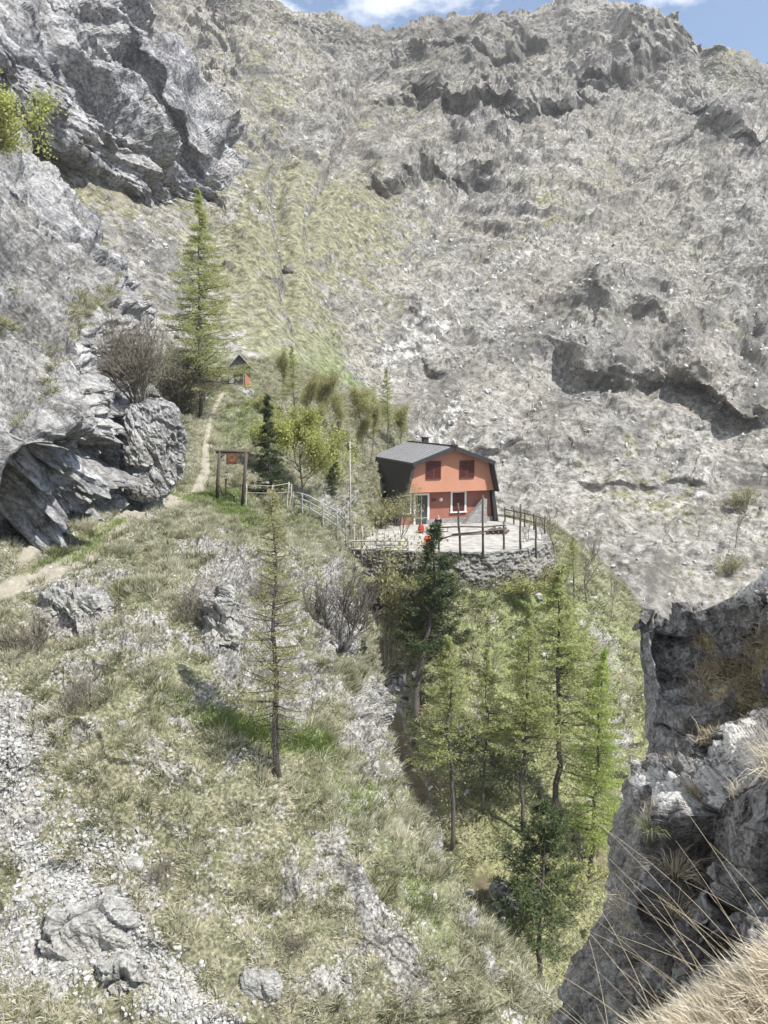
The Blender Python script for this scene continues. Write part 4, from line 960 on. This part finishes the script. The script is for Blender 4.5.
for (px, py, top, rz, sxy, pr, lab) in [
        (283, 410, 350, 0, .8, 'paleB', 'slim pale tree nearest the shrine, on the slope behind the gate'),
        (297, 432, 346, 1, 1.0, 'larchC', 'pale larch above the yellow green tree'),
        (312, 440, 372, 2, .9, 'paleB', 'thin pale tree rising straight behind the yellow green tree'),
        (329, 446, 368, 3, .9, 'paleA', 'pale tree left of the bare white pole top'),
        (343, 450, 386, 4, .9, 'paleB', 'slender tree directly behind the tall white pole'),
        (357, 455, 384, 5, 1.1, 'paleA', 'full pale tree just right of the tall white pole'),
        (372, 458, 392, 6, .9, 'paleB', 'pale tree over the back corner of the black cladding'),
        (388, 462, 368, 2, .9, 'larchC', 'pointed larch standing tallest behind the grey roof'),
        (402, 462, 400, 1, 1.1, 'paleA', 'low pale tree behind the middle of the grey roof'),
        (365, 462, 410, 2, 1., 'paleB', 'small pale tree in front of the row behind the roof'),
        (320, 452, 400, 2, 1., 'paleB', 'small pale tree in the front of the row, near the yellow tree')]:
    put(pr, 'hillside', px, py, top, lab, 'tree' if 'larch' not in pr else 'larch', LG, rz, sxy)
put('spruce', 'hillside', 273, 494, 396, 'dark small spruce right of the sign gate', 'spruce', rz=0., sxy=1.25)
put('spruce', 'hillside', 334, 496, 440, 'low dark spruce behind the stair railing', 'spruce', rz=2., sxy=.9)
put('leafA', 'hillside', 308, 500, 404, 'bright yellow green tree between the two dark spruces', 'tree', rz=0., sxy=1.0)
put('bushG', 'hillside', 262, 410, 388, 'yellow green bush just below the shrine', 'bush', rz=0., sxy=1.3)
put('bushG', 'hillside', 335, 480, 446, 'yellow green bush above the stair railing', 'bush', rz=2., sxy=1.)
put('bushP', 'hillside', 385, 522, 494, 'grey green bush against the black side of the hut', 'bush', rz=2., sxy=1.2, pos=unproj(386, 522, 62))
put('paleS', 'hillside', 396, 560, 484, 'thin pale tree before the left end of the hut front', 'tree', rz=2., sxy=1.1, pos=unproj(398, 556, 52.5))
put('bushP', 'mountain', 728, 572, 548, 'olive bush on the scree above the dark rock wall', 'bush', rz=2., sxy=1.2)
put('bushP', 'mountain', 742, 508, 480, 'olive bush higher on the scree at the right edge', 'bush', rz=1., sxy=1.2)
put('bushG', 'ravine_slope', 430, 590, 566, 'green bush at the foot of the retaining wall', 'bush', rz=1., sxy=1.6)
put('bareA', 'ravine_slope', 500, 600, 548, 'small leafless tree against the middle of the retaining wall', 'tree', None, 2., 1.3, pos=unproj(500, 600, 51))
put('bushP', 'ravine_slope', 545, 584, 560, 'grey green bush at the right corner of the retaining wall', 'bush', None, 2., 1.6)
put('bushG', 'ravine_slope', 520, 592, 566, 'green bush under the right half of the retaining wall', 'bush', rz=3., sxy=1.8)
for (px, py, top, rz, lab) in [(32, 645, 592, 0, 'leafless twiggy shrub left on the slope under the layered outcrop'), (70, 705, 662, 1, 'sparse leafless shrub in grass below the twiggy shrub'),
                               (188, 618, 572, 2, 'tall leafless shrub left of the upright rock fin'), (270, 600, 566, 3, 'small bare shrub beside the near larch trunk'),
                               (165, 880, 850, 4, 'low brown shrub by the scree'), (300, 945, 918, 5, 'rust brown shrub low on the ridge')]:
    put('shrub', 'hillside', px, py, top, lab, 'shrub', 'small leafless shrubs on the near slope', rz, 1.3)

# ---------------------------------------------------------------- terrace, retaining wall
ZT = float(unproj(450, 523, 65)[2])
def on_level(px, py, z=None):
    d = unproj(px, py, 1.0); return d * ((ZT if z is None else z) / d[2])
front = [on_level(*a) for a in [(322, 546), (340, 549), (380, 550), (415, 552), (450, 553), (490, 553), (528, 549), (549, 542)]]
back = [on_level(*a) for a in [(546, 530), (520, 521), (505, 517), (440, 512), (380, 512), (330, 520)]]
poly = np.array(front + back)
mb = MB(); n = len(poly)
v = [(x, y, ZT) for x, y, _ in poly] + [(x, y + .1, ZT - .35) for x, y, _ in poly]
mb.add(v, [tuple(range(n)), tuple(range(2 * n - 1, n - 1, -1))] + [(i, i + n, (i + 1) % n + n, (i + 1) % n) for i in range(n)])
tag(mb.build('terrace', M['terrace']), kind='structure')
fr = np.array(front + [back[0] + np.array([0, 1.5, 0])])
tl = np.concatenate([[0], np.cumsum(np.linalg.norm(np.diff(fr[:, :2], axis=0), axis=1))])
us = np.arange(0, tl[-1], .06); vs_ = np.arange(0, 3.6, .06)
X = np.interp(us, tl, fr[:, 0]); Yv = np.interp(us, tl, fr[:, 1])
tx, ty = np.gradient(X), np.gradient(Yv); nl = np.hypot(tx, ty); nx, ny = ty / nl, -tx / nl
W = np.zeros((len(vs_), len(us), 3))
for i, vv in enumerate(vs_):
    W[i, :, 0] = X + nx * (.12 + .16 * vv); W[i, :, 1] = Yv + ny * (.12 + .16 * vv); W[i, :, 2] = ZT + .03 - vv
NW = np.stack([np.broadcast_to(nx, W.shape[:2]), np.broadcast_to(ny, W.shape[:2]), np.zeros(W.shape[:2])], -1)
h, e_ = facets(W / np.array([.42, .42, .24]) + .25 * fbm(W / .5, 2, 3)[..., None], 5, .6)
W = W + NW * (.2 * h - .16 * np.exp(-e_ * 9) + .55 * fbm(W / 1.5, 4, 4))[..., None]
cap = W[:1].copy(); cap[..., 0] = X - nx * .35; cap[..., 1] = Yv - ny * .35; cap[..., 2] = ZT + .012
W = np.concatenate([cap, W])
idx = np.arange(W.shape[0] * W.shape[1]).reshape(W.shape[:2])
q = np.stack([idx[:-1, :-1], idx[1:, :-1], idx[1:, 1:], idx[:-1, 1:]], -1).reshape(-1, 4)
wo = mesh_obj('retaining_wall', W.reshape(-1, 3), q, M['wall'], None, True, dict(rockm=np.clip(1.05 - .8 * np.clip(fbm(W / .9, 3, 9) * 1.6, 0, 1), 0, 1).ravel(), greenm=np.zeros(W.size // 3), path_shade=np.zeros(W.size // 3)))
tag(wo, 'rough dry stone retaining wall carrying the terrace in front of the hut', 'wall')

# ---------------------------------------------------------------- the hut
PHI = R(19)
hut = empty('mountain_hut', (5.34, 65.0, ZT), PHI)
tag(hut, 'terracotta mountain hut with gambrel roof, black cladding and brown shutters', 'hut')
def prt(mb, name, mat, parent=None): return mb.build(name, M[mat], parent or hut)
m = MB(); m.prism([(-4.3, 0), (4.3, 0), (3.96, 2.84), (-3.96, 2.84)], 0, 9.0)
prt(m, 'lower_wall', 'red')
m = MB(); m.prism([(-3.98, 2.78), (3.98, 2.78), (3.40, 5.16), (0, 6.38), (-3.40, 5.16)], -.85, 9.0); prt(m, 'gable_wall', 'orange')
for sg in (-1, 1):
    m = MB(); a = (sg * 3.62, 5.14); b = (0, 6.44); t_ = .16
    pr = [a, b, (0, b[1] + t_ * 1.05), (sg * 3.68, a[1] + t_)]
    if sg > 0: pr = pr[::-1]
    m.prism(pr, -1.5, 9.25); prt(m, 'roof', 'roof')
    m = MB(); pr = [(sg * 3.42, 5.15), (sg * 3.66, 5.17), (sg * 4.26, 2.7), (sg * 4.0, 2.7)]
    m.prism(pr if sg > 0 else pr[::-1], -1.42, 9.15)
    pr = [(sg * 4.0, 2.698), (sg * 4.26, 2.698), (sg * 4.72, -.02), (sg * 4.34, -.02)]
    m.prism(pr if sg > 0 else pr[::-1], -.45, 9.15); prt(m, 'side_cladding', 'dark')
    m = MB(); ang = math.atan2(6.44 - 5.14, 3.62); L_ = math.hypot(6.44 - 5.14, 3.62) + .12
    m.box((sg * 1.84, -1.55, 5.80), (L_, .07, .34), Matrix.Rotation(sg * ang, 3, 'Y')); prt(m, 'bargeboard', 'dark')
for sg in (-1, 1):
    m = MB()
    for k in range(13):
        y = -1.2 + k * .82; a = np.array([sg * 3.64, y, 5.33]); b = np.array([sg * .15, y, 6.58]); m.tube([a, (a + b) / 2, b], .025, 4)
    prt(m, 'roof_seam', 'roof')
m = MB(); m.box((0, -1.44, 6.66), (.5, .4, .14)); m.box((0, 4, 6.64), (.3, 10.6, .06)); prt(m, 'ridge_cap', 'dark')
m = MB(); m.box((1.2, -.06, .2), (6.2, .12, .4)); prt(m, 'plinth', 'greywall')
ch = MB(); ch.box((.9, 7.2, 6.4), (.5, .5, 1.2)); cho = prt(ch, 'chimney', 'dark'); c2 = MB(); c2.box((.9, 7.2, 7.03), (.66, .66, .08)); c2.build('chimney_cap', M['dark'], cho)
for sx_ in (-1.62, 1.42):     # shuttered upper windows
    m = MB(); m.box((sx_, -.87, 4.62), (1.36, .06, 1.5)); wd = prt(m, 'window', 'red')
    for q_ in (-1, 1):
        m = MB()
        for k in range(11): m.box((sx_ + q_ * .325, -.935, 4.0 + k * .124), (.56, .03, .1), Matrix.Rotation(R(18), 3, 'X'))
        for dx in (-.29, .29): m.box((sx_ + q_ * .325 + dx, -.925, 4.62), (.07, .06, 1.42))
        for dz in (-.69, .69): m.box((sx_ + q_ * .325, -.925, 4.62 + dz), (.62, .055, .07))
        m.build('shutter', M['shutter'], wd)
def opening(x, z0, w_, h_, inner, name, panes=2):
    m = MB()
    for dx in (-w_ / 2, w_ / 2): m.box((x + dx, -.05, z0 + h_ / 2), (.15, .12, h_))
    m.box((x, -.055, z0 + h_ + .075), (w_ + .15, .12, .15))
    if name == 'window': m.box((x, -.075, z0 - .04), (w_ + .25, .18, .08))
    f_ = prt(m, name, 'white')
    for k in range(panes):
        pw = (w_ - .15) / panes; m = MB(); m.box((x - w_ / 2 + .075 + pw * (k + .5), -.03, z0 + h_ / 2), (pw - .02, .06, h_ - .02)); 
        if inner == 'shutter':
            for j in range(14): m.box((x - w_ / 2 + .075 + pw * (k + .5), -.066, z0 + .1 + j * (h_ - .2) / 13), (pw - .12, .02, .06))
        m.build('pane' if inner == 'glass' else 'shutter', M[inner], f_)
    return f_
d_ = opening(-2.35, .02, 1.25, 2.45, 'glass', 'door', 2)
m = MB(); m.box((-2.35, -.075, 1.2), (.06, .04, 2.4)); m.box((-2.35, -.075, .55), (1.05, .04, .06)); m.build('mullion', M['greywood'], d_)
m = MB(); m.box((-2.2, -.1, 1.15), (.04, .08, .16)); m.build('handle', M['metal'], d_)
opening(-3.68, 1.0, .75, 1.45, 'glass', 'window', 1)
opening(1.05, .95, 1.3, 1.65, 'shutter', 'window', 2)
m = MB(); m.tube([(-.55, -.02, 2.05), (-.55, -.14, 2.05)], [.17, .13], 12); prt(m, 'lamp', 'white')
m = MB(); m.box((-1.22, -.03, 2.02), (.42, .05, .2)); prt(m, 'plaque', 'shutter')
m = MB(); m.tube([(3.6, -1.46, 5.05), (4.12, -1.46, 2.75)], .05, 8); m.tube([(4.1, -.2, 2.7), (4.4, -.2, .0)], .05, 8); prt(m, 'downpipe', 'dark')
# stone side wall of the outside steps before the shuttered window
m = MB(); m.prism([(0, 0), (2.1, 0), (2.1, 2.05), (1.9, 2.05)], 0, .55)
st = m.build('stair_wall', M['greywall']); tag(st, 'grey triangular stone side wall before the lower shuttered window', 'stair wall'); st.location = Vector((5.42, 65, ZT)) + Matrix.Rotation(PHI, 3, 'Z') @ Vector((1.1, -1.0, 0)); st.rotation_euler.z = PHI

# ---------------------------------------------------------------- fences on the terrace
def bez(a, b, n=6, sag=0.): 
    t = np.linspace(0, 1, n)[:, None]; return np.array(a) * (1 - t) + np.array(b) * t - np.array([0, 0, sag]) * np.sin(t * math.pi)
def fence(label, posts, rails, mat='wood', r=.07, rr=.05, cat='fence', name='fence'):
    """posts: (base, top); rails: list of point lists"""
    e = empty(name, tuple(posts[0][0])); o = np.array(posts[0][0]); tag(e, label, cat)
    for a, b in posts:
        m = MB(); a = np.array(a); b = np.array(b); p = bez(a - [0, 0, .3], b, 6) - o; p[1:-1] += rng.normal(0, .02, (4, 3)); m.tube(p, np.linspace(r, r * .75, 6), 7); m.build('post', M[mat], e, True)
    for pts in rails:
        m = MB(); p = np.array(pts) - o; m.tube(p, rr, 6); m.build('rail', M[mat], e, True)
    return e
def edge_post(px, base, top, lean=0.):
    b = on_level(px, 553 if px < 500 else 549); b = b.copy(); Yb = b[1]
    lo = unproj(px, base, Yb - .25); hi = unproj(px + lean, top, Yb - .25); return lo, hi
pp = [edge_post(439, 556, 522), edge_post(460.5, 552, 503, -2.5), edge_post(483, 549, 495), edge_post(504, 550, 521), edge_post(520.5, 545, 504), edge_post(536, 553, 517)]
Yf = pp[0][0][1]
rl = [[unproj(a, b, Yf - .15) for a, b in l] for l in ([(438, 527.5), (461, 526.5), (484, 527), (506, 525)], [(452, 534.5), (484, 531.5), (506, 529)], [(438, 540), (452, 535.5), (484, 533.5)])]
fence('rustic fence of uneven rough posts along the terrace edge before the hut', pp, rl, 'wood', .085, .055)
pp = []; 
for px, base, top in [(505, 522, 507), (514, 524, 509), (525, 527, 511), (534, 530, 513), (545, 534, 516)]:
    b = on_level(px, base); pp.append((b, unproj(px, top, b[1])))
rl = [[a + (b - a) * f for a, b in pp] for f in (.45, .85)]
fence('low dark fence closing the far right side of the terrace', pp, rl, 'wood', .08, .05)
pp = []
for px, base, top in [(341, 560, 540), (354, 560, 524), (362, 560, 526), (385, 556, 532), (408, 556, 536)]:
    b = on_level(px, 550); pp.append((unproj(px, base, b[1] - .2), unproj(px, top, b[1] - .2)))
rl = [[unproj(a, b, pp[0][0][1] - .3) for a, b in l] for l in ([(340, 545), (352, 541), (386, 540.5), (409, 541)], [(340, 549), (365, 549.5), (386, 547), (409, 547.5)])]
fence('pale plank fence at the left end of the terrace', pp, rl, 'greywood', .09, .07)
# dark log pile / planks at the right end of the terrace
e = empty('log_pile', tuple(on_level(498, 534))); tag(e, 'small dark heap of logs on the right part of the terrace', 'log pile')
for k in range(7):
    m = MB(); x = -.9 + (k % 4) * .42 + (k // 4) * .2; z = .12 + (k // 4) * .2
    m.tube([(x, -.3, z), (x + .5, .4, z + .08)], .12, 7); m.build('log', M['wood'], e, True)

# pole
b = on_level(350.5, 548)
e = empty('flagpole', tuple(b)); tag(e, 'tall thin white pole without a flag left of the hut', 'pole')
m = MB(); m.tube([(0, 0, -.3), (0, 0, 3.6), (0, 0, 7.5)], [.07, .06, .04], 8); m.build('pole', M['greywood'], e, True)
m = MB(); m.tube([(0, 0, 7.48), (0, 0, 7.6)], [.07, .05], 8); m.build('finial', M['metal'], e)

# ---------------------------------------------------------------- sign gate and stair railing
YG = 40.6
g0 = at('hillside', 217, 496); g1 = at('hillside', 243, 506)
YG = (g0[1] + g1[1]) / 2; 
gate = empty('sign_gate', tuple(g0)); tag(gate, 'rustic log gate over the path with a small brown sign under its beam', 'gate')
U = lambda px, py, dy=0: unproj(px, py, YG + dy) - g0
def stick(name, pts, r, parent=gate, mat='wood'):
    m = MB(); m.tube(np.array(pts), r, 7); return m.build(name, M[mat], parent, True)
stick('post', [U(217, 500), U(218, 478), U(220, 451)], .085); stick('post', [U(242, 509), U(244.5, 480), U(246.5, 451)], .085)
stick('beam', [U(216, 452), U(232, 451.3), U(249.5, 452)], .08)
stick('brace', [U(219.5, 459), U(225.5, 452.5)], .05); stick('brace', [U(246, 459.5), U(239, 452.5)], .05)
stick('prop', [U(218, 481), U(223.5, 496)], .05)
sb = MB(); c = U(232, 458.2, -.02); sb.box(tuple(c), (.56, .05, .56)); sbo = sb.build('sign', M['wood'], gate)
sb = MB(); sb.box(tuple(c + [0, -.035, 0]), (.47, .03, .47)); sf = sb.build('sign_face', M['signface'], sbo)
sb = MB(); 
for k in range(24):
    a = 2 * math.pi * k / 24; sb.box(tuple(c + [.14 * math.cos(a), -.055, .05 + .11 * math.sin(a)]), (.04, .012, .03))
sb.box(tuple(c + [0, -.055, -.12]), (.26, .012, .05)); sb.build('emblem', M['signmark'], sbo)
stick('hanger', [c + [-.2, 0, .27], c + [-.2, 0, .5]], .015); stick('hanger', [c + [.2, 0, .27], c + [.2, 0, .5]], .015)
b = at('hillside', 227, 497); pst = empty('short_post', tuple(b)); tag(pst, 'short bare stake standing inside the log gate', 'post'); stick('stake', [(0, 0, -.2), (0, 0, .5), (.01, 0, .95)], .05, pst)
# rope-like rail from the gate, then the metal stair railing
pr = []
for px, base, top in [(246.5, 506, 484), (273, 505, 485), (289, 508, 482), (291.5, 506, 484)]:
    a = at('hillside', px, base); pr.append((a, unproj(px, top, a[1])))
rl = [[a + (b_ - a) * f for a, b_ in pr] for f in (.62, .95)]
fence('thin wire fence between the log gate and the stair railing', pr, rl, 'greywood', .05, .02)
pr = []
for px, base, top in [(294, 510, 492), (302, 511, 493), (310, 515, 496), (323, 524, 503), (337, 534, 511), (346, 542, 522)]:
    a = at('hillside', px, base); a = unproj(px, base, min(a[1], 46)) ; pr.append((a, unproj(px, top, a[1])))
rl = [[a + (b_ - a) * f for a, b_ in pr] for f in (.35, .66, .97)]
fence('grey metal stair railing going down to the terrace', pr, rl, 'metal', .045, .035, 'railing', 'stair_railing')

# ---------------------------------------------------------------- wayside shrine
sh = at('hillside', 240, 388); YS = sh[1] + .3
base = unproj(240, 386, YS)
shr = empty('wayside_shrine', tuple(base), R(10)); shr.scale = (.82, .82, .82); tag(shr, 'small stone shrine with steep slab roof and orange corner above the path', 'shrine')
m = MB(); m.prism([(-1.0, -.3), (.95, -.3), (.95, 1.75), (0, 2.75), (-1.0, 1.75)], 0, 1.8); m.build('wall', M['greywall'], shr)
m = MB(); m.box((.72, -.04, .82), (.5, .1, 1.85)); m.build('orange_pillar', M['orange'], shr)
m = MB(); m.box((-.1, -.02, .9), (.8, .1, 1.3)); m.build('niche', M['dark'], shr)
for sg in (-1, 1):
    m = MB(); pr = [(sg * 1.3, 1.42), (0, 2.86), (0, 3.02), (sg * 1.38, 1.52)]
    m.prism(pr if sg < 0 else pr[::-1], -.45, 2.0); m.build('roof', M['terrace'] if sg > 0 else M['greywall'], shr)
boulder('rock_pedestal', base + np.array([-.1, .3, -.8]), (1.2, .9, .75), 31, 'rough stone heap carrying the small shrine', 'rock', 'boulder', 5, 0, .6, .25)

# ---------------------------------------------------------------- people and things on the terrace
def skinned(name, joints, edges, mat, parent, sub=2):
    me = bpy.data.meshes.new(name); me.from_pydata([j[0] for j in joints], edges, []); o = bpy.data.objects.new(name, me); col.objects.link(o); o.parent = parent
    md = o.modifiers.new('skin', 'SKIN'); 
    for v, j in zip(me.skin_vertices[0].data, joints): v.radius = j[1]
    me.skin_vertices[0].data[0].use_root = True
    s = o.modifiers.new('sub', 'SUBSURF'); s.levels = sub; s.render_levels = sub
    me.materials.append(mat); return o
b = on_level(437.5, 532)
bench = empty('bench', tuple(b)); tag(bench, 'pale wooden bench on the terrace edge behind the dark pine top', 'bench')
m = MB(); m.box((0, 0, .44), (1.9, .4, .06)); m.build('seat', M['greywood'], bench)
for x in (-.8, .8): m = MB(); m.box((x, 0, .2), (.08, .34, .42)); m.build('leg', M['greywood'], bench)
per = empty('person', tuple(b + np.array([.05, 0, 0])), R(-20)); tag(per, 'person in a dark jacket sitting on the terrace bench by the fence', 'person')
J = [((0, .02, .56), (.16, .13)), ((0, .03, .8), (.15, .11)), ((0, .02, 1.02), (.18, .11)), ((0, 0, 1.12), (.07, .065)), ((0, -.01, 1.2), (.06, .06)), ((0, -.02, 1.29), (.085, .10)), ((0, -.01, 1.38), (.06, .07)),
     ((-.1, -.1, .54), (.09, .09)), ((-.13, -.42, .53), (.07, .07)), ((-.13, -.45, .28), (.05, .055)), ((-.13, -.44, .08), (.04, .045)), ((-.13, -.58, .04), (.04, .03)),
     ((.1, -.1, .54), (.09, .09)), ((.14, -.42, .53), (.07, .07)), ((.15, -.45, .28), (.05, .055)), ((.15, -.44, .08), (.04, .045)), ((.15, -.58, .04), (.04, .03)),
     ((-.2, .02, 1.02), (.06, .06)), ((-.27, -.02, .8), (.05, .05)), ((-.2, -.24, .68), (.04, .04)), ((-.13, -.34, .62), (.035, .025)),
     ((.2, .02, 1.02), (.06, .06)), ((.27, -.02, .8), (.05, .05)), ((.2, -.24, .68), (.04, .04)), ((.13, -.34, .62), (.035, .025))]
E = [(0, 1), (1, 2), (2, 3), (3, 4), (4, 5), (5, 6), (0, 7), (7, 8), (8, 9), (9, 10), (10, 11), (0, 12), (12, 13), (13, 14), (14, 15), (15, 16), (2, 17), (17, 18), (18, 19), (19, 20), (2, 21), (21, 22), (22, 23), (23, 24)]
skinned('body', J, E, M['skin'], per)
JJ = [(J[i][0], tuple(r_ * 1.16 + .012 for r_ in J[i][1])) for i in (0, 1, 2, 17, 18, 19, 21, 22, 23)]
skinned('jacket', JJ, [(0, 1), (1, 2), (2, 3), (3, 4), (4, 5), (2, 6), (6, 7), (7, 8)], M['navy'], per)
JJ = [(J[i][0], tuple(r_ * 1.14 + .01 for r_ in J[i][1])) for i in (0, 7, 8, 9, 10, 12, 13, 14, 15)]
skinned('trousers', JJ, [(0, 1), (1, 2), (2, 3), (3, 4), (0, 5), (5, 6), (6, 7), (7, 8)], M['lightcloth'], per)
skinned('hair', [((0, .03, 1.32), (.09, .10)), ((0, .01, 1.41), (.08, .085))], [(0, 1)], M['shutter'], per)
def pack(pos, mat, label, s=1.):
    e = empty('backpack', tuple(pos), .4); e.scale = (s, s, s); tag(e, label, 'backpack')
    bm = bmesh.new(); bmesh.ops.create_cube(bm, size=1); bmesh.ops.bevel(bm, geom=bm.edges[:] , offset=.18, segments=3, affect='EDGES')
    for v in bm.verts: v.co = Vector((v.co.x * .42 * (1 - .25 * v.co.z), v.co.y * .28 * (1 - .2 * v.co.z), v.co.z * .62 + .31))
    me = bpy.data.meshes.new('bag'); bm.to_mesh(me); bm.free(); me.materials.append(M[mat]); o = bpy.data.objects.new('bag', me); col.objects.link(o); o.parent = e
    m = MB(); m.box((0, -.17, .22), (.28, .09, .24)); m.build('pocket', M[mat], e)
    for x in (-.1, .1): m = MB(); m.tube([(x, .12, .56), (x, .22, .4), (x, .15, .1)], .018, 5); m.build('strap', M['dark'], e)
pack(on_level(421, 533), 'redcloth', 'dull red backpack left of the seated person', 1.1)
pack(on_level(427.5, 546), 'orangecloth', 'bright orange red backpack seen through the pine top', 1.2)

# ---------------------------------------------------------------- light, sky, camera
sdir = Vector((.47, -.33, .82)).normalized()
az = math.atan2(sdir.x, sdir.y); el = math.asin(sdir.z)
sun = bpy.data.lights.new('sun', 'SUN'); sun.energy = 5.0; sun.angle = R(.5); sun.color = (1, .965, .91)
so = bpy.data.objects.new('sun', sun); col.objects.link(so); so.rotation_euler = sdir.to_track_quat('Z', 'Y').to_euler()
w = bpy.data.worlds.new('World'); sc.world = w; w.use_nodes = True
nt = w.node_tree; bg = nt.nodes['Background']
sk = nt.nodes.new('ShaderNodeTexSky'); sk.sky_type = 'NISHITA'; sk.sun_disc = False; sk.sun_elevation = el; sk.sun_rotation = az
sk.air_density = 1.0; sk.dust_density = 1.2; sk.altitude = 1000
tc = nt.nodes.new('ShaderNodeTexCoord')
mp = nt.nodes.new('ShaderNodeMapping'); mp.inputs['Scale'].default_value = (1, 1, 2.2); nt.links.new(tc.outputs['Generated'], mp.inputs['Vector'])
nz = nt.nodes.new('ShaderNodeTexNoise'); nz.inputs['Scale'].default_value = 9.0; nz.inputs['Detail'].default_value = 7; nz.inputs['Roughness'].default_value = .55
nt.links.new(mp.outputs['Vector'], nz.inputs['Vector'])
sx = nt.nodes.new('ShaderNodeSeparateXYZ'); nt.links.new(tc.outputs['Generated'], sx.inputs[0])
bias = nt.nodes.new('ShaderNodeMath'); bias.operation = 'MULTIPLY_ADD'; nt.links.new(sx.outputs['X'], bias.inputs[0]); bias.inputs[1].default_value = -.42; nt.links.new(nz.outputs['Fac'], bias.inputs[2])
rp = nt.nodes.new('ShaderNodeValToRGB'); nt.links.new(bias.outputs[0], rp.inputs['Fac'])
rp.color_ramp.elements[0].position = .44; rp.color_ramp.elements[1].position = .6
mx = nt.nodes.new('ShaderNodeMix'); mx.data_type = 'RGBA'; nt.links.new(rp.outputs['Color'], mx.inputs[0]); nt.links.new(sk.outputs['Color'], mx.inputs[6]); mx.inputs[7].default_value = (6.6, 6.9, 7.3, 1)
nt.links.new(mx.outputs[2], bg.inputs['Color']); bg.inputs['Strength'].default_value = .115
hm = bpy.data.materials.new('mountain_air'); hm.use_nodes = True; hn = hm.node_tree
hn.nodes.remove(hn.nodes['Principled BSDF']); pv = hn.nodes.new('ShaderNodeVolumePrincipled'); pv.inputs['Density'].default_value = .0002; pv.inputs['Color'].default_value = (.97, .98, 1, 1); pv.inputs['Anisotropy'].default_value = .2
hn.links.new(pv.outputs[0], hn.nodes['Material Output'].inputs['Volume'])
lo = np.min([s_['P'].min(0) for s_ in SHEETS.values()], 0) - 3; hi = np.max([s_['P'].max(0) for s_ in SHEETS.values()], 0) + 3; lo[1] = min(lo[1], -20)
m = MB(); m.box(tuple((lo + hi) / 2), tuple(hi - lo)); hz = m.build('haze', hm); tag(hz, kind='stuff')
cam = bpy.data.cameras.new('camera'); co = bpy.data.objects.new('camera', cam); col.objects.link(co); sc.camera = co
cam.sensor_fit = 'VERTICAL'; cam.sensor_height = 24; cam.lens = 24 * F / 1024; cam.clip_end = 6000; cam.clip_start = .05
co.rotation_euler = (R(90) - TH, 0, 0)
vs = sc.view_settings; vs.view_transform = 'Standard'; vs.look = 'None'; vs.gamma = 1; vs.exposure = .78
sc.cycles.max_bounces = 4; sc.cycles.diffuse_bounces = 3; sc.cycles.use_adaptive_sampling = True; sc.cycles.adaptive_threshold = .02
